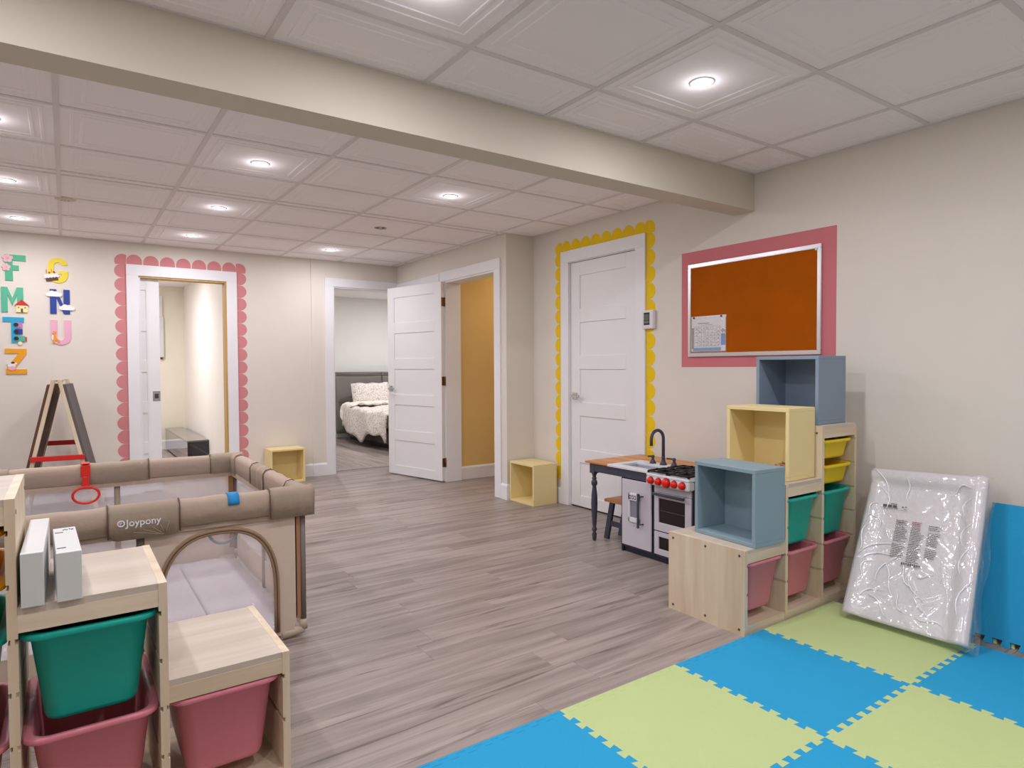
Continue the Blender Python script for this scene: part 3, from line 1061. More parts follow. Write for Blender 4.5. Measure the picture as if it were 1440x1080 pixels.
cube('storage_cube', 'blue-grey open cube on the lowest step of the storage unit', CUBEB, (2.472, 1.686, .3765), -.07, .35, .205, .345, grp='open storage cubes')
cube('storage_cube', 'pale yellow open cube on the middle step of the storage unit', CUBEY, (2.785, 1.722, .6335), 0, .345, .222, .345, grp='open storage cubes')
cube('storage_cube', 'slate blue open cube topmost on the storage unit', CUBEB2, (3.063, 1.737, .8855), 0, .35, .258, .345, grp='open storage cubes')
cube('storage_cube', 'pale yellow open cube on the floor beside the yellow bordered door', CUBEY, (3.222, 4.312, 0), 0, .355, .25, .35, grp='open storage cubes')
cube('storage_cube', 'pale yellow open cube on the floor against the back wall by the playpen', CUBEY, (1.735, 6.955, 0), -PI / 2, .35, .25, .35, grp='open storage cubes')
bpy.data.objects['storage_cube.004'].location = (1.688, 6.953 - .25, 0)
bpy.data.objects['storage_cube.004'].rotation_euler = (0, 0, PI / 2)
bpy.data.objects['storage_cube.004'].location = (2.038, 6.702, 0)
# crumpled clear wrapper in the middle cube
mb = MB()
for k in range(5):
    pts = []
    a = random.uniform(0, 6)
    for q in range(9):
        pts.append((2.90 + .05 * math.cos(a + q * .9) * random.uniform(.5, 1.1), 1.80 + .06 * math.sin(a + q * 1.1) * random.uniform(.5, 1.1), .656 + .045 * random.random()))
    mb.tube(pts, .0035, 5)
tag(mb.build('cord_bundle', mat('pale_brown_cord', (196, 150, 112), .7)), 'small tangle of pale cord inside the yellow cube on the middle step', 'cord')

# ------------------------------------------------------------------ stepped storage units with pull-out bins
GROOVES = (.18, .305, .43, .553, .68, .805)
COLW, DT, DEP = .305, .020, .428
STEPH = (.376, .633, .885)


def storage_unit(label, x_low, sgn, yf):
    e = thing('storage_unit', label, 'storage unit', (x_low, yf, 0))

    def bx(s0, s1, y0, y1, z0, z1):
        return B(sgn * s0, sgn * s1, y0, y1, z0, z1)
    hs = (STEPH[0], STEPH[1], STEPH[2], STEPH[2])
    for i in range(4):
        s0 = i * COLW
        core0, core1 = s0 + .006, s0 + DT - .006
        mb = bx(core0 if i > 0 else s0, core1 if i < 3 else s0 + DT, 0, DEP, 0, hs[i])
        for side in (0, 1):
            if side == 0 and i == 0 or side == 1 and i == 3: continue
            top = hs[i - 1] if side == 0 else hs[i]
            q0, q1 = (s0, s0 + .006) if side == 0 else (s0 + DT - .006, s0 + DT)
            zs = [0]
            for g in GROOVES:
                if g < top - .05: zs += [g - .005, g + .008]
            zs.append(top if hs[i] >= top else hs[i])
            if side == 0 and i < 3 and hs[i] > top:     # smooth outer face above the lower step
                pass
            for a, b in zip(zs[::2], zs[1::2]):
                mb.box(sgn * q0, sgn * q1, 0, DEP, a, b)
            if hs[i] > top:
                mb.box(sgn * q0, sgn * q1, 0, DEP, top, hs[i])
        mb.build('side_panel', PINE, e)
    for i in range(3):
        s0, s1 = i * COLW + DT, (i + 1) * COLW
        z = STEPH[i]
        bx(s0, s1, .003, DEP - .003, z - .018, z - .0005).build('step_board', PINEL, e)
        bx(s0, s1, 0.002, .018, z - .060, z - .018).build('front_rail', PINEX, e)
        bx(s0, s1, DEP - .020, DEP - .002, z - .060, z - .018).build('rear_rail', PINEX, e)
        bx(s0, s1, .016, DEP - .003, .022, .038).build('bottom_board', PINEX, e)
        bx(s0, s1, 0.002, .016, 0, .042).build('bottom_rail', PINEX, e)
    # dark screw heads on the end panel and beside each step
    sc = [(.028, .025), (.028, .35), (.21, .03), (.21, .352), (.40, .025), (.40, .35)]
    for yy, zz in sc:
        mb = MB().lathe([(.006, -sgn * .0012), (.006, sgn * .001)], (0, yy, zz), 10, 'x')
        mb.build('screw', mat('screw_brown', (96, 76, 62), .5), e)
    for i, hh in ((1, .60), (2, .85)):
        for yy in (.028, .40):
            MB().lathe([(.0055, sgn * (i * COLW - .001)), (.0055, sgn * (i * COLW + .001))], (0, yy, hh), 10, 'x').build('screw', mat('screw_brown', (96, 76, 62), .5), e)
    return e


BIN_ME = {}


def bin_mesh(small, m):
    key = (small, m.name)
    if key in BIN_ME: return BIN_ME[key]
    hh = .098 if small else .23
    tp = .012 if small else .024
    W, D = .246, .388
    bw, bd_ = W - 2 * tp, D - 2 * tp

    def L(w, d, z, r):
        return [(p, q, z) for p, q in rrect(w, d, r)]
    out = [L(bw - .03, bd_ - .03, -hh, .03), L(bw - .008, bd_ - .008, -hh + .004, .034), L(bw, bd_, -hh + .014, .036),
           L(W, D, -.020, .042), L(W + .036, D + .022, -.014, .045), L(W + .042, D + .024, -.010, .045), L(W + .042, D + .024, -.002, .045), L(W + .036, D + .020, 0, .045),
           L(W + .004, D - .002, 0, .042), L(W - .005, D - .007, -.005, .040), L(bw - .004, bd_ - .004, -hh + .016, .034), L(bw - .03, bd_ - .03, -hh + .006, .03)]
    BIN_ME[key] = MB().loops(out).mesh('storage_bin', m)
    return BIN_ME[key]


def bin_(x_low, sgn, yf, col, gi, m, label, small=False, grp=None, dy=0):
    o = link('storage_bin', bin_mesh(small, m))
    o.location = (x_low + sgn * (col * COLW + DT / 2 + COLW / 2), yf + .208 + dy, GROOVES[gi] + .0065)
    tag(o, label, 'storage bin', grp)
    return o


RX, RY = 2.402, 1.687
storage_unit('stepped pine storage unit against the right wall, carrying three open cubes', RX, 1, RY)
gR, gL = 'pull-out bins in the right storage unit', 'pull-out bins in the left storage unit'
bin_(RX, 1, RY, 0, 1, BINPINK, 'pink bin under the lowest step of the right storage unit', grp=gR)
bin_(RX, 1, RY, 1, 1, BINPINK, 'pink bin at the bottom of the middle column of the right storage unit', grp=gR)
bin_(RX, 1, RY, 1, 3, BINGREEN, 'green bin in the middle column of the right storage unit, beside the blue-grey cube', grp=gR)
bin_(RX, 1, RY, 2, 1, BINPINK, 'pink bin at the bottom of the right unit tall column, next to the wrapped mat', grp=gR)
bin_(RX, 1, RY, 2, 3, BINGREEN, 'green bin in the tall column of the right storage unit, below the yellow bins', grp=gR)
bin_(RX, 1, RY, 2, 4, BINYEL, 'lower of the two shallow yellow bins in the right storage unit', True, gR)
bin_(RX, 1, RY, 2, 5, BINYEL, 'upper shallow yellow bin just under the top of the right storage unit', True, gR)
LX, LY = 0.509, 1.846
storage_unit('stepped pine storage unit in the left foreground in front of the playpen', LX, -1, LY)
bin_(LX, -1, LY, 0, 1, BINPINK, 'pink bin under the lowest step of the left foreground storage unit', grp=gL)
bin_(LX, -1, LY, 1, 1, BINPINK, 'pink bin below the green bin in the left foreground storage unit', grp=gL)
bin_(LX, -1, LY, 1, 3, BINGREEN, 'large green bin in the middle column of the left foreground storage unit', grp=gL)
bin_(LX, -1, LY, 2, 1, BINPINK, 'pink bin cut by the left edge at the bottom of the foreground storage unit', grp=gL)
bin_(LX, -1, LY, 2, 3, BINGREEN, 'dark green bin cut by the left edge in the foreground storage unit', grp=gL)
bin_(LX, -1, LY, 2, 4, BINORA, 'lower amber bin cut by the left edge of the picture', True, gL)
bin_(LX, -1, LY, 2, 5, BINORA, 'upper amber bin cut by the left edge of the picture', True, gL)

# two flat white cartons standing on edge on the middle step of the left unit
def carton(label, x0, x1, y0, y1, h, tilt):
    e = thing('carton', label, 'box', ((x0 + x1) / 2, y0, .6335), 0, 'white cartons on the left storage unit')
    hw = (x1 - x0) / 2
    B(-hw, hw, 0, y1 - y0, 0, h).build('carton_body', CARTON, e, .001, 1)
    B(-hw + .001, hw - .001, -.0008, 0, .001, h - .001).build('carton_end', CARTONG, e)
    e.rotation_euler = tilt
    return e


carton('white flat carton on edge against the tall column of the left storage unit', -.0935, -.050, 1.832, 2.24, .125, (0, 0, -.012))
e = carton('white flat carton on edge with small printed marks, right of the other carton', -.026, .024, 1.832, 2.12, .116, (0, 0, .035))
for y0 in (.045, .225):
    B(-.022, -.004, y0, y0 + .006, .116, .1166).build('hand_slot', DARKHOLE, e)
mk = MB()
for i, (a, b) in enumerate(((-.004, .25), (.0, .255), (.004, .25), (.010, .258), (.014, .25), (.017, .252))):
    mk.box(a, a + .0025, b, b + .012, .116, .1165)
mk.build('printed_mark', INKD, e)

# ------------------------------------------------------------------ playpen
PYX0, PYX1, PYY0, PYY1, PYH = -.40, .848, 2.835, 4.195, .662
e = PEN = thing('playpen', 'taupe fabric baby playpen with net sides and arched zip door behind the left storage unit', 'playpen', ((PYX0 + PYX1) / 2, (PYY0 + PYY1) / 2, 0))
pc = Vector(e.location)


def W(*p):
    return tuple(Vector(p) - pc)


def rail(name, a, b, m, hw=.034, top=PYH, bot=.558, seed=0, n=24):
    """padded top rail from a to b (xy), inverted-U cross-section"""
    rnd = random.Random(seed)
    A, Bv = Vector((*a, 0)), Vector((*b, 0))
    t = (Bv - A).normalized()
    sdir = Vector((-t.y, t.x, 0))
    ls = []
    for i in range(n + 1):
        p = A + (Bv - A) * i / n
        wob = rnd.uniform(-.0022, .0022)
        prof = []
        for k in range(9):
            an = PI * k / 8
            prof.append((math.cos(an) * (hw + wob), top - hw * .8 + math.sin(an) * hw * .8 + wob))
        prof = [(hw * .92 + wob * 1.5, bot)] + prof + [(-hw * .92 + wob * 1.5, bot)]
        ls.append([W(*(p + sdir * u + Vector((0, 0, z)))) for u, z in prof])
    return MB().loops(ls).build(name, m, PEN)


rail('top_rail', (PYX0, PYY0), (PYX1, PYY0), TAUPE, seed=1)
rail('top_rail', (PYX0, PYY1), (PYX1, PYY1), TAUPE, seed=2)
rail('top_rail', (PYX1, PYY0), (PYX1, PYY1), TAUPE, seed=3)
rail('top_rail', (PYX0, PYY0), (PYX0, PYY1), TAUPE, seed=4)
# corner covers and mid covers (wider wraps over the rail)
for cx, cy in ((PYX1, PYY0), (PYX1, PYY1), (PYX0, PYY0), (PYX0, PYY1)):
    sx_ = 1 if cx > .2 else -1
    sy_ = -1 if cy < 3.5 else 1
    rail('corner_cover', (cx - sx_ * .15, cy), (cx + sx_ * .040, cy), TAUPE2, .040, PYH + .004, .538 if sy_ < 0 else .552, 5, 8)
    rail('corner_cover', (cx, cy - sy_ * .15), (cx, cy - sy_ * .002), TAUPE2, .0385, PYH + .002, .545, 6, 8)
for cx in (.225,):
    rail('mid_cover', (cx - .155, PYY1), (cx + .155, PYY1), TAUPE2, .037, PYH + .003, .552, 8, 8)
for cy in (3.515,):
    rail('mid_cover', (PYX1, cy - .14), (PYX1, cy + .14), TAUPE2, .037, PYH + .003, .552, 9, 8)
# logo flap on the front rail: a rounded cloth hanging over it
fx0, fx1 = .118, .358
ls = []
n = 16
for i in range(n + 1):
    x = fx0 + (fx1 - fx0) * i / n
    drop = .535
    ed = min(x - fx0, fx1 - x)
    if ed < .03: drop += .03 - math.sqrt(max(0, .03 ** 2 - (.03 - ed) ** 2))
    hw = .0385
    prof = [(-(hw), drop)] + [(-math.cos(PI * k / 8) * hw, PYH + .004 - hw * .8 + math.sin(PI * k / 8) * hw * .8) for k in range(9)] + [(hw, .57)]
    ls.append([W(x, PYY0 + u, z) for u, z in prof])
o = MB().loops(ls, False, False, False).build('logo_flap', TAUPE2, PEN)
md = o.modifiers.new('thickness', 'SOLIDIFY'); md.thickness = .003
fl_ = o


def text_obj(name, s, size, mtx, m, parent, depth=.0006):
    cu = bpy.data.curves.new(name, 'FONT')
    cu.body = s
    cu.size = size
    cu.extrude = depth
    cu.offset = size * .012
    tmp = bpy.data.objects.new(name + '_src', cu)
    C.objects.link(tmp)
    bpy.context.view_layer.update()
    dg = bpy.context.evaluated_depsgraph_get()
    me = bpy.data.meshes.new_from_object(tmp.evaluated_get(dg))
    bpy.data.objects.remove(tmp)
    me.transform(mtx)
    me.materials.clear()
    me.materials.append(m)
    o = link(name, me, parent)
    return o


mtx = Matrix.Translation(Vector(W(.176, PYY0 - .0407, .588))) @ Matrix.Rotation(PI / 2, 4, 'X')
text_obj('logo_text', 'Joypony', .036, mtx, LOGO, fl_)
lg = MB()
c0 = W(.160, PYY0 - .0405, .600)
lg.tube([(c0[0] + .0105 * math.cos(k * PI / 10), c0[1], c0[2] + .0105 * math.sin(k * PI / 10)) for k in range(20)], .0026, 6, closed=True)
lg.tube([(c0[0] + .004 * math.cos(a), c0[1], c0[2] + .004 * math.sin(a)) for a in (0.5, 1.5, 2.5, 3.5, 4.5)], .0022, 6)
lg.build('logo_emblem', LOGO, fl_)
sm_ = MB()
for k in range(5):
    x0 = .20 + .03 * k
    sm_.tube([W(.305, PYY0 - .0405, .540), W((x0 + .305) / 2, PYY0 - .0405, .552 + .003 * k), W(x0, PYY0 - .040, .563 + .006 * k)], .0012, 5)
sm_.build('gather_crease', TAUPE2, fl_)
# seams on the rails
for x in (.118, .358, .70):
    MB().tube([W(x, PYY0 - .0392, .545), W(x, PYY0 - .0395, .64), W(x, PYY0 - .025, PYH + .001), W(x, PYY0, PYH + .006)], .0025, 6).build('rail_seam', SEAM, PEN)
for x in (.07, .38, .70):
    MB().tube([W(x, PYY1 - .038, .556), W(x, PYY1 - .0385, .64), W(x, PYY1 - .025, PYH + .001), W(x, PYY1, PYH + .006)], .0025, 6).build('rail_seam', SEAM, PEN)
for y in (3.0, 3.375, 3.655, 4.05):
    MB().tube([W(PYX1 - .0375, y, .556), W(PYX1 - .038, y, .64), W(PYX1 - .025, y, PYH + .001), W(PYX1, y, PYH + .006), W(PYX1 + .03, y, .65)], .0022, 6).build('rail_seam', SEAM, PEN)
# lower band of the rails
B(*[q for q in (PYX0 - pc.x, PYX1 - pc.x)], PYY0 - .022 - pc.y, PYY0 - .006 - pc.y, .536, .560).build('rail_band', TAUPE2, PEN)
B(PYX0 - pc.x, PYX1 - pc.x, PYY1 - .030 - pc.y, PYY1 - .010 - pc.y, .528, .556).build('rail_band', TAUPE, PEN)
B(PYX1 - .030 - pc.x, PYX1 - .010 - pc.x, PYY0 - pc.y, PYY1 - pc.y, .528, .556).build('rail_band', TAUPE, PEN)
# posts
for cx, cy in ((PYX1, PYY0), (PYX1, PYY1), (PYX0, PYY0), (PYX0, PYY1)):
    sx_ = -1 if cx > .2 else 1
    MB().tube([W(cx + sx_ * .004, cy, .03), W(cx + sx_ * .004, cy, .56)], .013, 12).build('corner_post', POST, PEN)
    B(cx - pc.x + sx_ * .016, cx - pc.x + sx_ * .042, cy - .012 - pc.y, cy + .012 - pc.y, .085, .548).build('post_sleeve', BROWNF, PEN, .003, 1)
    ft = MB()
    ft.tube([W(cx + sx_ * .004, cy, .075), W(cx + sx_ * .004, cy, .030)], .017, 12)
    ft.tube([W(cx + sx_ * .004, cy, .028), W(cx + sx_ * .10, cy, .022)], [.017, .020], 12)
    ft.build('corner_foot', mat('beige_plastic', (190, 174, 154), .5), PEN)
for cx, cy in ((.225, PYY0), (.225, PYY1), (PYX1, 3.515), (PYX0, 3.515)):
    MB().tube([W(cx, cy, .02), W(cx, cy, .55)], .015, 10).build('middle_post', POST if cy < 3 else TAUPE2, PEN)
# lower fabric skirts
SK = BEIGE
B(PYX0 - pc.x, PYX1 - .02 - pc.x, PYY1 - .004 - pc.y, PYY1 + .004 - pc.y, .03, .175).build('lower_skirt', SK, PEN)
B(PYX1 - .004 - pc.x, PYX1 + .002 - pc.x, PYY0 + .03 - pc.y, PYY1 - .03 - pc.y, .03, .165).build('lower_skirt', SK, PEN)
B(PYX0 - pc.x, .20 - pc.x, PYY0 - .003 - pc.y, PYY0 + .003 - pc.y, .03, .165).build('lower_skirt', SK, PEN)
B(PYX0 - .003 - pc.x, PYX0 + .003 - pc.x, PYY0 + .03 - pc.y, PYY1 - .03 - pc.y, .03, .165).build('lower_skirt', SK, PEN)
# net sides
for a in ((PYX0, .21, PYY0), (PYX0, .21, PYY1), (.24, PYX1 - .02, PYY1)):
    B(a[0] - pc.x, a[1] - pc.x, a[2] - .0006 - pc.y, a[2] + .0006 - pc.y, .165, .55).build('net_panel', NET, PEN)
for xx in (PYX0, PYX1):
    for q in ((PYY0 + .02, 3.50), (3.53, PYY1 - .02)):
        B(xx - .0006 - pc.x, xx + .0006 - pc.x, q[0] - pc.y, q[1] - pc.y, .165, .55).build('net_panel', NET, PEN)
# front door panel with arched opening
ac, aw, atop = .505, .222, .515


def arch(wd, tp, z0=.045, n=24):
    pts = [(ac + wd, z0), (ac + wd, z0 + .10)]
    zc = .20 + (.02 if wd > .2 else .0)
    for k in range(n + 1):
        a = PI * k / n
        ex = .78
        pts.append((ac + wd * math.copysign(abs(math.cos(a)) ** ex, math.cos(a)), zc + (tp - zc) * abs(math.sin(a)) ** ex))
    pts += [(ac - wd, z0 + .10), (ac - wd, z0)]
    return pts


bm = bmesh.new()
outer = [(.238, .025), (PYX1 - .05, .025), (PYX1 - .034, .10), (PYX1 - .034, .552), (.238, .552)]
inner = arch(aw, atop)
for loop in (outer, inner):
    vv = [bm.verts.new(W(x, PYY0 - .012, z)) for x, z in loop]
    for i in range(len(vv)): bm.edges.new((vv[i], vv[(i + 1) % len(vv)]))
bmesh.ops.triangle_fill(bm, edges=bm.edges[:], use_beauty=True, use_dissolve=False)
me = bpy.data.meshes.new('door_panel'); bm.to_mesh(me); bm.free()
me.materials.append(BEIGE)
o = link('door_panel', me, PEN)
md = o.modifiers.new('thickness', 'SOLIDIFY'); md.thickness = .004
MB().tube([W(x, PYY0 - .016, z) for x, z in arch(aw + .006, atop + .006)], .0075, 8).build('zip_tape', ZIP, PEN)
MB().tube([W(x, PYY0 - .021, z) for x, z in arch(aw + .002, atop + .002)], .0032, 6).build('zip_teeth', ZIPD, PEN)
MB().tube([W(x, PYY0 - .016, z) for x, z in arch(aw - .005, atop - .005)], .0065, 8).build('zip_tape', ZIP, PEN)
wp = arch(aw + .001, atop + .001)
MB().prism([(x, z) for x, z in wp], lambda u, v, dd: W(u, PYY0 - .007 + dd, v), .001).build('door_window', see_through('fine_net', (236, 230, 234), .16, .0, .4), PEN)
# blue tab on the front rail, rings
ls = []
for k in range(11):
    a = PI * k / 10
    ls.append([W(x, PYY0 - math.cos(a) * .0375, PYH + .002 - .03 + math.sin(a) * .031) for x in (.535, .578)])
o = MB().loops([[W(x, PYY0 - .0375, .622) for x in (.535, .578)]] + ls, False, False, False).build('blue_tab', BLUET, PEN)
md = o.modifiers.new('thickness', 'SOLIDIFY'); md.thickness = .003; md.offset = 1
MB().tube([W(.80 - .27 + .055 * math.cos(a) , PYY0 + .045, .50 + .05 * math.sin(a)) for a in [k * PI / 12 for k in range(24)]], .006, 8, closed=True).build('inner_ring', BLUEG, PEN)
MB().tube([W(.53, PYY0 + .038, .56), W(.53, PYY0 + .045, .55)], .012, 8).build('ring_strap', BLUEG, PEN)
rx = .079
st_ = MB()
st_.box(rx - .022 - pc.x, rx + .022 - pc.x, PYY1 - .043 - pc.y, PYY1 - .039 - pc.y, .60, .660)
st_.box(rx - .020 - pc.x, rx + .020 - pc.x, PYY1 - .043 - pc.y, PYY1 + .03 - pc.y, PYH + .004, PYH + .009)
st_.hexa([W(rx - .018, PYY1 - .050, .545), W(rx + .018, PYY1 - .050, .545), W(rx + .018, PYY1 - .042, .545), W(rx - .018, PYY1 - .042, .545),
          W(rx - .013, PYY1 - .050, .60), W(rx + .013, PYY1 - .050, .60), W(rx + .013, PYY1 - .042, .60), W(rx - .013, PYY1 - .042, .60)])
so = st_.build('pull_ring_strap', REDP, PEN, .002, 1)
MB().tube([W(rx + .060 * math.cos(a), PYY1 - .050, .500 + .044 * math.sin(a)) for a in [k * PI / 16 for k in range(32)]], .0065, 8, closed=True).build('pull_ring', REDP, so)
# floor pad inside: folded clear-wrapped mat
for x0, x1 in ((PYX0 + .03, -.10), (-.09, .22), (.23, .52), (.53, PYX1 - .035)):
    B(x0 - pc.x, x1 - pc.x, PYY0 + .04 - pc.y, PYY1 - .04 - pc.y, .006, .034).build('floor_pad', mat('pale_grey_pad', (206, 198, 200), .6), PEN, .006, 2)
vs, fs = [], []
N1, N2 = 26, 24
for i in range(N1 + 1):
    for j in range(N2 + 1):
        vs.append(W(PYX0 + .03 + (PYX1 - PYX0 - .06) * i / N1, PYY0 + .04 + (PYY1 - PYY0 - .08) * j / N2, .037 + .010 * random.random()))
for i in range(N1):
    for j in range(N2):
        a = i * (N2 + 1) + j
        fs.append((a, a + N2 + 1, a + N2 + 2, a + 1))
MB().add(vs, fs, True).build('pad_wrapper', CLEAR, PEN)

# ------------------------------------------------------------------ toy kitchen
KX, KY = 2.915, 2.376
e = KIT = thing('toy_kitchen', 'grey play kitchen with red knobs, sink and butcher-block side table', 'play kitchen', (KX, KY, 0))


def K(x0, x1, y0, y1, z0, z1):       # world y measured from KY, x from the front face
    return B(x0, x1, y0, y1, z0, z1)


YW = 2.96 - KY       # left end of the cabinet
YD = 2.685 - KY      # divider between fridge and oven
DPT = .50
ZC = .474
# carcase
K(.012, DPT, 0, YW, .030, .045).build('bottom_panel', NAVY, e)
K(0, DPT, YW - .014, YW, 0, ZC).build('end_panel', NAVY, e, .001, 1)
K(0, DPT, 0, .014, 0, ZC).build('end_panel', NAVY, e, .001, 1)
K(0, DPT, YD - .012, YD + .008, 0.03, ZC).build('divider', NAVY, e, .001, 1)
K(DPT - .008, DPT, .014, YW - .014, .045, ZC).build('back_panel', NAVY, e)
K(.014, .028, .014, YW - .014, 0, .034).build('plinth', NAVY, e)
K(.004, .018, .014, YW - .014, .034, .044).build('plinth_trim', CHAR, e)
# apron and worktop
K(-.004, .012, YD + .008, 3.235 - KY, ZC, .527).build('front_apron', CHAR, e, .001, 1)
K(.03, .046, 0.02, 3.235 - KY, ZC, .527).build('inner_rail', CHAR, e)
K(0.012, DPT, 3.222 - KY, 3.236 - KY, ZC, .527).build('side_apron', CHAR, e, .001, 1)
tw = K(-.016, DPT + .02, 3.078 - KY + .0, 3.295 - KY, .528, .541)
tw.box(.30, DPT + .02, 2.60 - KY, 3.078 - KY, .528, .541)
tw.build('table_top', BUTCHER, e, .002, 1)
# white sink deck with basin
dk = MB()
s0, s1 = 2.700 - KY, 3.078 - KY
b0, b1, c0_, c1_ = .055, .20, 2.745 - KY, 3.02 - KY
dk.box(-.016, b0, s0, s1, .528, .543)
dk.box(b1, .30, s0, s1, .528, .543)
dk.box(b0, b1, s0, c0_, .528, .543)
dk.box(b0, b1, c1_, s1, .528, .543)
dk.build('sink_deck', APPLW, e, .002, 1)
bs = MB()
bs.box(b0, b1, c0_, c1_, .462, .466)
bs.box(b0 - .003, b0, c0_, c1_, .462, .528); bs.box(b1, b1 + .003, c0_, c1_, .462, .528)
bs.box(b0, b1, c0_ - .003, c0_, .462, .528); bs.box(b0, b1, c1_, c1_ + .003, .462, .528)
bs.build('sink_basin', SINK, e)
# faucet
fx, fy, fz = .252, 2.835 - KY, .543
MB().lathe([(.024, 0), (.023, .006), (.014, .022), (.0105, .042), (.012, .044), (.012, .054), (.0085, .058), (.0085, .06)], (fx, fy, fz), 16).build('faucet_base', CHAR, e)
pts = [(fx, fy, fz + .055), (fx, fy, fz + .17)] + [(fx - .056 + .056 * math.cos(a), fy, fz + .17 + .058 * math.sin(a)) for a in [PI * k / 12 for k in range(1, 13)]] + [(fx - .112, fy, fz + .132)]
MB().tube(pts, .0105, 12).build('faucet_spout', CHAR, e)
for hy, dr in ((2.925 - KY, .35), (2.745 - KY, 1.2)):
    tp_ = MB().lathe([(.022, 0), (.021, .006), (.012, .022), (.008, .034), (.011, .040), (.012, .048), (.006, .054)], (fx, hy, fz), 14).build('tap_handle', CHAR, e)
    MB().tube([(fx, hy, fz + .046), (fx - .022 * math.cos(dr), hy + .034 * math.sin(dr), fz + .047), (fx - .03 * math.cos(dr), hy + .052 * math.sin(dr), fz + .046)], [.006, .005, .007], 8).build('tap_lever', CHAR, tp_)
# table legs: turned
prof = [(.010, 0), (.013, .01), (.015, .03), (.017, .045), (.010, .06), (.017, .072), (.017, .085), (.012, .092), (.015, .12), (.019, .18), (.022, .25), (.020, .31), (.014, .365), (.013, .372), (.019, .380), (.021, .395), (.019, .408), (.012, .414), (.016, .420), (.016, .428), (.011, .436), (.016, .452), (.020, .458), (.020, .462)]
for lx in (.016, .455):
    lg_ = MB().lathe(prof, (lx, 3.235 - KY, 0), 16)
    lg_.box(lx - .022, lx + .022, 3.213 - KY, 3.257 - KY, .462, .528)
    lg_.build('table_leg', CHAR, e)
# fridge door
f0, f1 = YD + .012, YW - .016
fr = K(-.012, .0, f0, f1, .050, ZC - .006).build('fridge_door', APPL, e, .002, 1)
h0 = 2.775 - KY
dp = MB()
dy0, dy1, dz0, dz1 = 2.788 - KY, 2.876 - KY, .208, .388
dp.box(-.024, -.012, dy0, dy1, dz0, dz0 + .028)
dp.box(-.024, -.012, dy0, dy1, dz1 - .045, dz1)
dp.box(-.024, -.012, dy0, dy0 + .016, dz0, dz1)
dp.box(-.024, -.012, dy1 - .010, dy1, dz0, dz1)
dsp = dp.build('dispenser', APPLW, fr, .0015, 1)
K(-.0135, -.012, dy0 + .016, dy1 - .010, dz0 + .028, dz1 - .045).build('dispenser_recess', mat('steel_blue', (136, 142, 156), .4), fr)
bt = MB()
for i in range(3):
    yy = dy0 + .022 + i * .021
    bt.box(-.0250, -.024, yy, yy + .015, dz1 - .036, dz1 - .012)
bt.build('dispenser_button', mat('button_outline', (70, 70, 84), .5), fr)
bt = MB()
for i in range(3):
    yy = dy0 + .022 + i * .021
    bt.box(-.0255, -.0250, yy + .004, yy + .011, dz1 - .030, dz1 - .018)
bt.build('button_face', APPLW, fr)
hd = MB()
hd.box(-.048, -.036, h0 - .006, h0 + .006, .185, .398)
for zz in (.208, .380):
    hd.tube([(-.012, h0 - .016, zz), (-.042, h0 - .008, zz), (-.042, h0, zz)], .0045, 8)
hd.build('fridge_handle', CHAR, fr, .001, 1)
# oven
o0, o1 = .016, YD - .014
ov = MB()
ov.box(-.012, 0, o0, o1, .195, .245)
ov.box(-.012, 0, o0, o1, .392, .425)
ov.box(-.012, 0, o0, o0 + .045, .245, .392)
ov.box(-.012, 0, o1 - .035, o1, .245, .392)
ovo = ov.build('oven_door', APPL, e, .0015, 1)
K(-.004, -.002, o0 + .045, o1 - .035, .245, .392).build('oven_window', OVENW, ovo)
MB().tube([(-.006, o0 + .05, .318), (-.006, o1 - .04, .318)], .002, 6).build('oven_rack', mat('rack_grey', (110, 100, 104), .4, metal=.5), ovo)
hd = MB()
hd.tube([(-.040, o0 + .03, .420), (-.040, o1 - .012, .420)], .0085, 10)
for yy in (o0 + .05, o1 - .04):
    hd.tube([(-.012, yy, .418), (-.040, yy, .420)], .005, 8)
hd.build('oven_handle', CHAR, ovo)
K(-.010, 0, o0, o1, .428, ZC).build('oven_fascia', APPL, e)
dw = MB()
dw.box(-.012, 0, o0, o1, .050, .085)
dw.box(-.012, 0, o0, o1, .160, .188)
dw.box(-.012, 0, o0, o0 + .045, .085, .160)
dw.box(-.012, 0, o1 - .035, o1, .085, .160)
dwo = dw.build('drawer_front', APPL, e, .0015, 1)
K(-.004, -.002, o0 + .045, o1 - .035, .085, .160).build('drawer_window', OVENW, dwo)
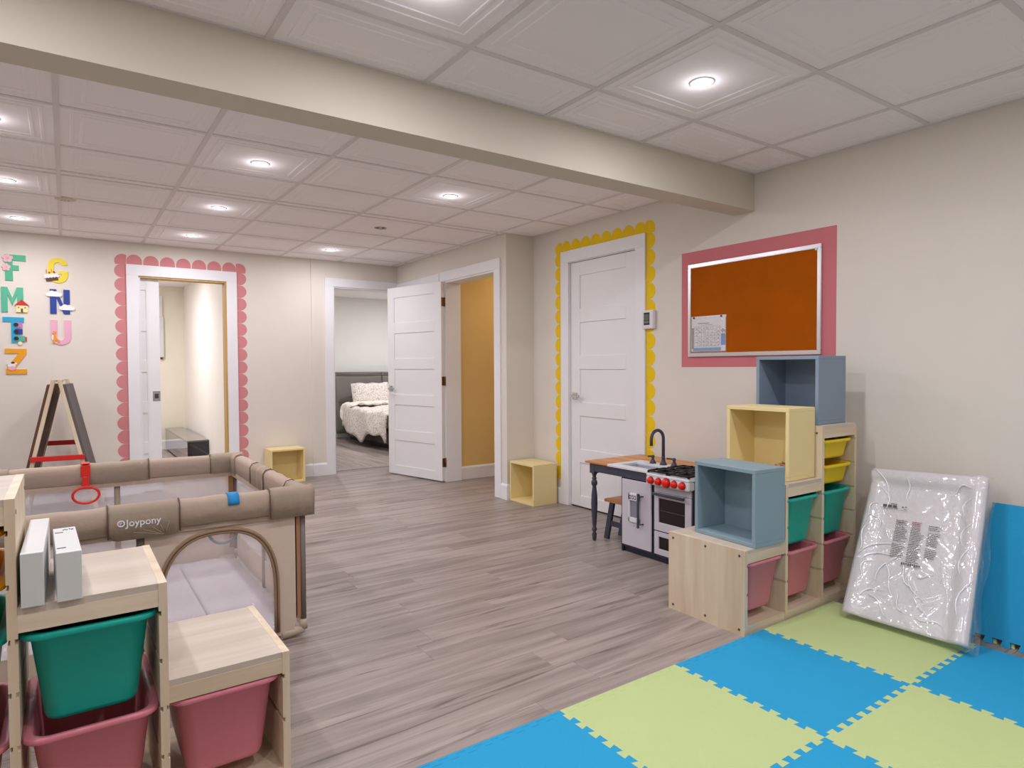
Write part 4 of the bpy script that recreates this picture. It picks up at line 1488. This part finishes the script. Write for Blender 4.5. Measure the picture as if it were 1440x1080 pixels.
# hob with control panel, knobs and grates
hb = MB()
hb.box(-.055, .30, -.004, 2.698 - KY, .523, .541)
hb.box(-.055, -.004, -.004, 2.698 - KY, ZC, .523)
hbo = hb.build('hob', APPLW, e, .005, 2)
K(-.004, .30, 0, 2.69 - KY, ZC, .523).build('hob_box', CHAR, e)
for i, r in enumerate((.0205, .0205, .0265, .0205, .0205)):
    yy = 2.698 - KY - .042 - i * .0595
    MB().lathe([(r * .95, -.055), (r, -.060), (r, -.068), (r * .8, -.076), (r * .3, -.080), (.001, -.0805)], (0, yy, .501), 18, 'x').build('knob', REDK, hbo)
    MB().lathe([(r * 1.12, -.0552), (r * 1.12, -.058)], (0, yy, .501), 18, 'x').build('knob_shade_ring', mat('knob_shadow', (90, 20, 20), .5), hbo)  # dark red ring painting the shade around each knob
for gx_ in (.035, .205):
    for gy_ in (.085, .245):
        gm = MB()
        q = .072
        for s in (-1, 1):
            gm.box(gx_ + s * q - .005, gx_ + s * q + .005, gy_ - q, gy_ + q, .548, .558)
            gm.box(gx_ - q, gx_ + q, gy_ + s * q - .005, gy_ + s * q + .005, .548, .558)
        gm.box(gx_ - q, gx_ + q, gy_ - .005, gy_ + .005, .550, .562)
        gm.box(gx_ - .005, gx_ + .005, gy_ - q, gy_ + q, .550, .562)
        for sx_ in (-1, 1):
            for sy_ in (-1, 1):
                gm.box(gx_ + sx_ * q - .005, gx_ + sx_ * q + .005, gy_ + sy_ * q - .005, gy_ + sy_ * q + .005, .541, .552)
        gm.build('burner_grate', BLACKM, hbo)
        MB().lathe([(.030, .541), (.030, .546), (.018, .549), (.001, .549)], (gx_, gy_, 0), 16).build('burner', BLACKM, hbo)

# stool under the table
e = thing('stool', 'small stool with a wooden seat and splayed charcoal legs under the play kitchen table', 'stool', (3.10, 3.10, 0))
B(-.085, .10, -.125, .130, .258, .278).build('seat', BUTCHER, e, .003, 1)
for sx_ in (-.062, .072):
    for s in (-1, 1):
        yb, yt = s * .128, s * .070
        MB().hexa([(sx_ - .010, yb - .020, 0), (sx_ + .010, yb - .020, 0), (sx_ + .010, yb + .020, 0), (sx_ - .010, yb + .020, 0),
                   (sx_ - .010, yt - .020, .258), (sx_ + .010, yt - .020, .258), (sx_ + .010, yt + .020, .258), (sx_ - .010, yt + .020, .258)]).build('leg', CHAR, e, .001, 1)
B(-.068, -.056, -.10, .10, .095, .130).build('stretcher', CHAR, e)
B(.066, .078, -.10, .10, .095, .130).build('stretcher', CHAR, e)

# ------------------------------------------------------------------ foam floor tiles with interlocking teeth
def teeth(n, start):
    """edge from 0..1 with dovetail tabs, +1 sticks out; list of (t, offset)"""
    pts = []
    f = .10 / n
    pts = [(0, 0), (1 / n, 0)]
    for k in range(1, n - 1):
        a, b = k / n, (k + 1) / n
        s = 1 if k % 2 == start else -1
        pts += [(a - f, s), (b + f, s)]
    pts += [((n - 1) / n, 0), (1, 0)]
    return pts


def foam_tile(label, m, x0, x1, y0, y1, edges, z=0.0, t=.012):
    """edges: dict side -> parity of teeth or None for a straight edge; sides: s,e,n,w"""
    a = .0115
    n = 19
    nx, ny = x1 - x0, y1 - y0
    g = .0002
    poly = []

    def side(p, q, nrm, par):
        L_ = Vector(q) - Vector(p)
        if par is None:
            poly.append(tuple(p)); return
        for tt, s in teeth(n, par):
            pt = (Vector(p) + L_ * tt + Vector(nrm) * (s * a - g)) if s else Vector(p) + L_ * min(max(tt, .0008), .9992)
            poly.append((pt.x, pt.y))
    side((x0, y0), (x1, y0), (0, -1), edges['s'])
    side((x1, y0), (x1, y1), (1, 0), edges['e'])
    side((x1, y1), (x0, y1), (0, 1), edges['n'])
    side((x0, y1), (x0, y0), (-1, 0), edges['w'])
    cx, cy = (x0 + x1) / 2, (y0 + y1) / 2
    mb = MB().prism([(p - cx, q - cy) for p, q in poly], lambda u, v, d_: (u, v, d_), t)
    o = mb.build('foam_floor_tile', m)
    o.location = (cx, cy, z)
    return tag(o, label, 'foam tile', 'interlocking foam floor tiles')


FXS = (.780, 1.358, 1.938, 2.520, 3.105)
FYS = (1.675, 1.070, .470)
foam_labels = [
    ['blue foam tile in the back row, cut by the bottom edge at left', 'green foam tile in the back row with the wood floor on its left, away from the storage unit',
     'blue foam tile in the back row touching the near corner of the right storage unit', 'green foam tile under the wrapped changing mat'],
    [None, 'blue foam tile at the bottom edge between two green tiles', 'green foam tile in the lower right of the picture, second row',
     'blue foam tile at the right edge beside the upright blue foam sheet']]
for r in range(2):
    for c in range(4):
        if foam_labels[r][c] is None: continue
        blue = (r + c) % 2 == 0
        ed = {}
        p = 0 if blue else 1
        ed['n'] = None if r == 0 else p
        ed['s'] = p
        ed['w'] = None if (c == 0 or (r == 1 and c == 1)) else p
        ed['e'] = None if c == 3 else p
        # edges are walked counter-clockwise, so an odd count keeps the parity matched on both sides
        foam_tile(foam_labels[r][c], FOAMB if blue else FOAMG, FXS[c], FXS[c + 1], FYS[r + 1], FYS[r], ed)
# straight edging strips show as dashed slits along the back row
for o in [q for q in C.objects if q.name.startswith('foam_floor_tile')]:
    if o.location.y > 1.2 and .9 < o.location.x < 3.0:
        sl_ = MB()
        hwx = .29
        k = 0
        while -hwx + .02 + k * .03 < hwx - .03:
            xa = -hwx + .02 + k * .03
            yy = .275 if k % 2 == 0 else .292
            sl_.box(xa, xa + .030, yy - .0006, yy + .0006, .0118, .0122)
            k += 1
        m_ = mat('foam_slit_blue', (24, 112, 160), .9) if FOAMB.name == o.data.materials[0].name else mat('foam_slit_green', (172, 196, 106), .9)
        sl_.build('edging_slit', m_, o)['kind'] = 'stuff'

# spare foam sheets leaning against the right wall
def foam_upright(label, m, y1, y0, xb, xt, ht, off):
    n = 19
    th = .012
    dirv = Vector((xt - xb, 0, ht)).normalized()
    nrm = Vector((-dirv.z, 0, dirv.x))
    L_ = math.hypot(xt - xb, ht)
    poly = []
    for tt, s in teeth(n, 0):
        poly.append((y1 + (y0 - y1) * tt, .013 + (-s) * .013))
    poly += [(y0, L_), (y1, L_)]
    base = Vector((xb, 0, 0)) - nrm * 0
    mb = MB().prism(poly, lambda u, v, d_: tuple(base + dirv * v + Vector((0, u, 0)) - nrm * (d_ + off) - Vector((0, y1, 0))), th)
    o = mb.build('foam_sheet', m)
    o.location = (0, y1, .001)
    return tag(o, label, 'foam tile')


foam_upright('spare blue foam sheet leaning against the right wall behind the wrapped changing mat', FOAMB, 1.135, .545, 3.192, 3.462, .552, 0)
foam_upright('spare green foam sheet hidden behind the leaning blue foam sheet', FOAMG, 1.125, .535, 3.207, 3.477, .545, 0)

# ------------------------------------------------------------------ wrapped changing mat leaning on the wall
BL, BR_, TL, TR_ = Vector((2.965, 1.545, .018)), Vector((2.975, 1.040, .022)), Vector((3.425, 1.625, .625)), Vector((3.425, 1.125, .645))
nrm = (BR_ - BL).cross(TL - BL).normalized()
if nrm.x > 0: nrm = -nrm
e = CM = thing('changing_mat', 'white padded baby changing mat in a clear plastic bag leaning against the right wall', 'changing mat', (2.97, 1.3, 0))
org = Vector(e.location)


def mp_(u, v, d_):
    p = BL * (1 - u) * (1 - v) + BR_ * u * (1 - v) + TL * (1 - u) * v + TR_ * u * v
    return tuple(p + nrm * d_ - org)


def rim(u, v):
    """height of the dished top"""
    wd, ht = .52, .79
    du = min(u, 1 - u) * wd
    dv = min(v, 1 - v) * ht
    def bumpf(dd, w):
        if dd > w: return 0
        return math.sin(PI * min(1, (dd + .018) / (w + .018))) ** .8 if dd > -0.01 else 0
    hu = bumpf(du, .085)
    hv = bumpf(dv, .085)
    top = 1.0 if v > .5 else .55
    return .030 + .036 * max(hu * (.55 + .45 * (u > .5)) * (1 if u > .5 else 1), hv * (1 if v > .5 else .25))


N1, N2 = 40, 56
vs, fs = [], []
for i in range(N1 + 1):
    for j in range(N2 + 1):
        u, v = i / N1, j / N2
        vs.append(mp_(u, v, rim(u, v)))
o_ = len(vs)
for i in range(N1 + 1):
    for j in range(N2 + 1):
        u, v = i / N1, j / N2
        vs.append(mp_(.02 + .96 * u, .015 + .97 * v, -.006))
for i in range(N1):
    for j in range(N2):
        a = i * (N2 + 1) + j
        fs.append((a, a + N2 + 1, a + N2 + 2, a + 1))
        fs.append((o_ + a, o_ + a + 1, o_ + a + N2 + 2, o_ + a + N2 + 1))
def edge_idx():
    l = [i * (N2 + 1) for i in range(N1 + 1)] + [N1 * (N2 + 1) + j for j in range(1, N2 + 1)]
    l += [i * (N2 + 1) + N2 for i in range(N1 - 1, -1, -1)] + [j for j in range(N2 - 1, 0, -1)]
    return l
ei = edge_idx()
for k in range(len(ei)):
    a, b = ei[k], ei[(k + 1) % len(ei)]
    fs.append((a, b, o_ + b, o_ + a))
MB().add(vs, fs, True).build('mat_cushion', VINYL, e)
# bag: looser shell with pulled folds
rb = random.Random(5)
folds = [(rb.uniform(.05, .9), rb.uniform(.05, .75), rb.uniform(-1.2, 1.2), rb.uniform(.15, .4), rb.uniform(.006, .012)) for _ in range(26)]
N1, N2 = 70, 96
vs, fs = [], []
for i in range(N1 + 1):
    for j in range(N2 + 1):
        u, v = -.02 + 1.04 * i / N1, -.02 + 1.04 * j / N2
        uc, vc = min(max(u, 0), 1), min(max(v, 0), 1)
        h_ = rim(uc, vc) + .004
        # the film bridges the hollow a little
        h_ = max(h_, .036)
        for fu, fv, fa, fl__, fa2 in folds:
            du, dv = (u - fu) * .52, (v - fv) * .79
            al = du * math.sin(fa) + dv * math.cos(fa)
            ac_ = du * math.cos(fa) - dv * math.sin(fa)
            if abs(al) < fl__ / 2:
                h_ += fa2 * math.exp(-(ac_ / .006) ** 2) * math.cos(PI * al / fl__)
        edge = max(-u, u - 1, -v, v - 1, 0)
        h_ -= edge * 1.6
        vs.append(mp_(u, max(v, -.018), h_))
for i in range(N1):
    for j in range(N2):
        a = i * (N2 + 1) + j
        fs.append((a, a + N2 + 1, a + N2 + 2, a + 1))
MB().add(vs, fs, True).build('plastic_bag', BAG, e)
# white ridges painting the lamp glints along folds of the film
cz_ = MB()
rc = random.Random(21)
crs = [(.10, .92, -1.1, .22), (.16, .80, -1.25, .16), (.07, .70, .9, .10), (.12, .63, -1.0, .10), (.36, .86, -1.15, .13), (.18, .45, .55, .22), (.22, .40, .4, .18), (.30, .36, 1.2, .20),
       (.33, .27, -1.0, .20), (.48, .30, -.9, .14), (.55, .26, -1.1, .18), (.60, .34, -.2, .08), (.20, .16, .7, .14), (.28, .10, -.5, .15), (.46, .14, -.9, .12), (.62, .16, -1.2, .16),
       (.86, .80, 1.1, .10), (.88, .62, 1.3, .12), (.90, .45, 1.5, .16), (.93, .25, 1.45, .2), (.80, .90, .2, .10), (.12, .30, 1.2, .12), (.70, .08, -.4, .12), (.05, .5, 1.3, .16)]
for cu, cv, an, ln in crs:
    K_ = 7
    ls_ = []
    for k in range(K_ + 1):
        q = k / K_ - .5
        bend = .02 * math.sin(q * 5 + cu * 9)
        u = cu + (q * ln * math.cos(an) - bend * math.sin(an)) / .52
        v = cv + (q * ln * math.sin(an) + bend * math.cos(an)) / .79
        u, v = min(max(u, .01), .99), min(max(v, .01), .99)
        wd_ = .0030 * (1 - (2 * q) ** 2) + .0004
        hh_ = max(rim(u, v) + .004, .036) + .001
        du, dv = -math.sin(an) * wd_ / .52, math.cos(an) * wd_ / .79
        ls_.append([mp_(u - du, v - dv, hh_), mp_(u, v, hh_ + wd_ * 1.4), mp_(u + du, v + dv, hh_)])
    cz_.loops(ls_, False, False, False)
cz_.build('bag_glint_ridge', mat('painted_glint_white', (250, 250, 252), .18, spec=.8), e)['kind'] = 'stuff'
# loose bag flaps at the right side and lower corner
vs, fs = [], []
for i in range(7):
    for j in range(25):
        v = j / 24
        u = 1.0 + .045 * i / 6 * (.4 + .6 * math.sin(v * 7 + 1) ** 2)
        vs.append(mp_(u, v * 1.02 - .02, .035 - .05 * i / 6 + .006 * math.sin(v * 23 + i)))
for i in range(6):
    for j in range(24):
        a = i * 25 + j
        fs.append((a, a + 25, a + 26, a + 1))
MB().add(vs, fs, True).build('bag_flap', BAG, e)
vs = [mp_(.90, -.015, .02), mp_(1.02, -.015, .015), mp_(1.05, -.016, .05), mp_(1.0, -.016, .07), mp_(.96, -.015, .05), mp_(1.03, .02, .03)]
MB().add(vs, [(0, 4, 5), (4, 3, 5), (3, 2, 5), (2, 1, 5)], True).build('bag_corner', BAG, e)
# printed warnings on the bag (fine lines of print)
pr = MB()
pr2 = MB()
rp_ = random.Random(3)


def strip(mb, u0, u1, v0, v1, h_=.0415):
    mb.add([mp_(u0, v0, h_), mp_(u1, v0, h_), mp_(u1, v1, h_), mp_(u0, v1, h_)], [(0, 1, 2, 3)])


for ci, (cu, v_hi, n_) in enumerate(((.305, .650, 22), (.442, .653, 24), (.585, .653, 22))):
    for k in range(n_):
        v = v_hi - k * .0112
        if rp_.random() < .12: continue
        ln = rp_.uniform(.6, 1) * .115
        u = cu + (.0 if ci else .0)
        while u < cu + ln:
            wl = rp_.uniform(.010, .028)
            strip(pr2 if (ci == 1 and k < 4) else pr, u, min(u + wl, cu + ln), v, v + (.0058 if k in (0, 1) else .0042))
            u += wl + .004
for k in range(3):
    strip(pr, .16 + .045 * k, .195 + .045 * k, .735, .752)
strip(pr, .225, .285, .757, .762)
strip(pr, .33, .345, .742, .750); strip(pr, .352, .375, .746, .751); strip(pr, .352, .375, .730, .733)
strip(pr, .15, .38, .722, .7235)
for k in range(9):
    strip(pr, .412 + .018 * k, .424 + .018 * k, .372 + .003 * (k % 3), .388)
pr.build('printed_text', INK, e)
pr2.build('printed_heading', mat('red_ink', (150, 84, 84), .7), e)

# ------------------------------------------------------------------ bedroom: bed
e = BED = thing('bed', 'grey upholstered bed with cream speckled bedding seen through the bedroom doorway', 'bed', (4.5, 9.5, 0))
bo = Vector(e.location)


def Q(x, y, z): return (x - bo.x, y - bo.y, z)


for x0, x1 in ((3.66, 4.485), (4.495, 5.40)):
    mb = MB()
    n = 10
    ls = []
    for k in range(n + 1):
        v = k / n
        z = .10 + 1.0 * v
        ex = .012 * math.sin(PI * v)
        tk = .05 + .03 * math.sin(PI * min(1, v * 1.05)) - (.02 if k in (5,) else 0)
        y = 10.33 + .10 * v
        row_ = []
        for q in rrect(x1 - x0 + ex, tk * 2, .03, 4, (x0 + x1) / 2, 0):
            row_.append(Q(q[0], y + q[1], z + (.015 * (abs(q[0] - (x0 + x1) / 2) / ((x1 - x0) / 2)) ** 4 if k == n else 0)))
        ls.append(row_)
    mb.loops(ls)
    hb_ = mb.build('headboard_cushion', BEDGREY, e)
    MB().tube([Q(x0 + .01, 10.345, 1.085), Q((x0 + x1) / 2, 10.345, 1.075), Q(x1 - .01, 10.345, 1.085)], .008, 6).build('piping', BEDDARK, hb_)
    MB().tube([Q(x0 + .02, 10.292, .62), Q(x1 - .02, 10.292, .62)], .006, 6).build('cushion_seam', BEDDARK, hb_)
B(3.80 - bo.x, 5.32 - bo.x, 8.42 - bo.y, 10.30 - bo.y, .06, .30).build('bed_base', BEDDARK, e, .03, 3)
B(3.86 - bo.x, 5.26 - bo.x, 8.48 - bo.y, 10.25 - bo.y, 0, .06).build('base_plinth', mat('bed_plinth', (50, 40, 38), .8), e)
B(3.80 - bo.x, 5.32 - bo.x, 8.42 - bo.y, 10.28 - bo.y, .30, .50).build('mattress', CREAMC, e, .04, 3)


def drape(name, m, y0, y1, ztop, hang, seed, x0=3.72, x1=5.4, puff=.03):
    rd = random.Random(seed)
    ph = [rd.uniform(0, 6) for _ in range(6)]
    n1, n2 = 44, 36
    vs, fs = [], []
    for i in range(n1 + 1):
        for j in range(n2 + 1):
            v = j / n2
            y = y0 + (y1 - y0) * v
            s = i / n1 * (1.55 + .4) - .4
            hv = hang + .07 * math.sin(v * 9 + ph[0]) + .03 * math.sin(v * 21 + ph[1])
            if s < 0:
                k = -s / .4
                x = x0 - .05 * math.sin(k * PI / 2) + .02 * math.sin(v * 14 + ph[2] + k)
                z = ztop - .03 - (hv) * k
            else:
                x = x0 + s
                z = ztop - .05 * math.exp(-s / .05) + puff * math.sin(s * 8 + ph[3] + 3 * v) * math.sin(v * 10 + ph[4])
            z += .010 * math.sin(s * 31 + v * 23 + ph[5]) + .008 * math.sin(s * 17 - v * 37)
            vs.append(Q(x, y + .012 * math.sin(s * 15 + ph[1]), z))
    for i in range(n1):
        for j in range(n2):
            a = i * (n2 + 1) + j
            fs.append((a, a + n2 + 1, a + n2 + 2, a + 1))
    o = MB().add(vs, fs, True).build(name, m, e)
    md = o.modifiers.new('thickness', 'SOLIDIFY'); md.thickness = .025
    return o


drape('duvet', FLORAL, 8.25, 9.95, .57, .37, 11, 3.64)
drape('duvet_fold', CREAMC, 9.66, 10.02, .625, .26, 12, 3.66, puff=.012)


def pillow(label, cx, cy, cz, w_, h_, lean, grp):
    n1, n2 = 18, 12
    ls = MB()
    e_ = thing('pillow', label, 'pillow', (cx, cy, cz), 0, grp)
    for side in (1, -1):
        vs, fs = [], []
        for i in range(n1 + 1):
            for j in range(n2 + 1):
                u, v = i / n1 * 2 - 1, j / n2 * 2 - 1
                tk = .085 * (max(0, 1 - u ** 4) * max(0, 1 - v ** 4)) ** .5
                pin = 1 - .05 * (1 - u * u) * abs(v)
                x, z = u * w_ / 2, v * h_ / 2 * pin + .008 * math.sin(u * 9)
                y = -side * tk
                vs.append((x, y * math.cos(lean) + (z + h_ / 2) * math.sin(lean), (z + h_ / 2) * math.cos(lean) - y * math.sin(lean)))
        for i in range(n1):
            for j in range(n2):
                a = i * (n2 + 1) + j
                fs.append((a, a + n2 + 1, a + n2 + 2, a + 1))
        ls.add(vs, fs, True)
    ls.build('pillow_case', FLORAL, e_)
    return e_


pillow('cream speckled pillow on the left of the bed against the grey headboard', 4.17, 10.02, .56, .66, .40, .35, 'pillows on the bed')
pillow('cream speckled pillow at the door edge, right of the other pillow', 4.90, 10.02, .56, .66, .40, .35, 'pillows on the bed')

# ------------------------------------------------------------------ room behind the pocket door
e = thing('low_cabinet', 'low glossy black cabinet on the floor of the room behind the pocket door', 'cabinet', (1.31, 8.50, 0))
B(-.125, .105, 0, 2.05, .020, .30).build('cabinet_body', BLACKL, e, .002, 1)
B(-.130, .108, -.006, 2.06, .30, .318).build('cabinet_top', mat('grey_gloss_top', (120, 112, 108), .12, spec=.6), e, .002, 1)
B(-.129, -.125, .0, 2.05, .025, .298).build('mirror_side', mat('smoked_mirror', (150, 146, 150), .05, metal=1), e)
for yy in (.05, 2.0):
    B(-.11, .09, yy - .02, yy + .02, 0, .02).build('cabinet_foot', INKD, e)
e = thing('wall_box', 'slim tall white box with a red knob on the far wall behind the pocket door', 'wall box', (1.155, 10.62, 1.32))
B(-.042, .03, -.06, 0, .03, .62).build('box_body', mat('box_grey_white', (222, 222, 226), .5), e, .004, 1)
B(-.05, .02, -.045, 0, .62, .93).build('box_upper', PLASW, e, .004, 1)
MB().lathe([(.018, 0), (.018, .03)], (.0, -.03, 0), 12).build('red_knob', mat('dark_red', (130, 30, 30), .5), e)
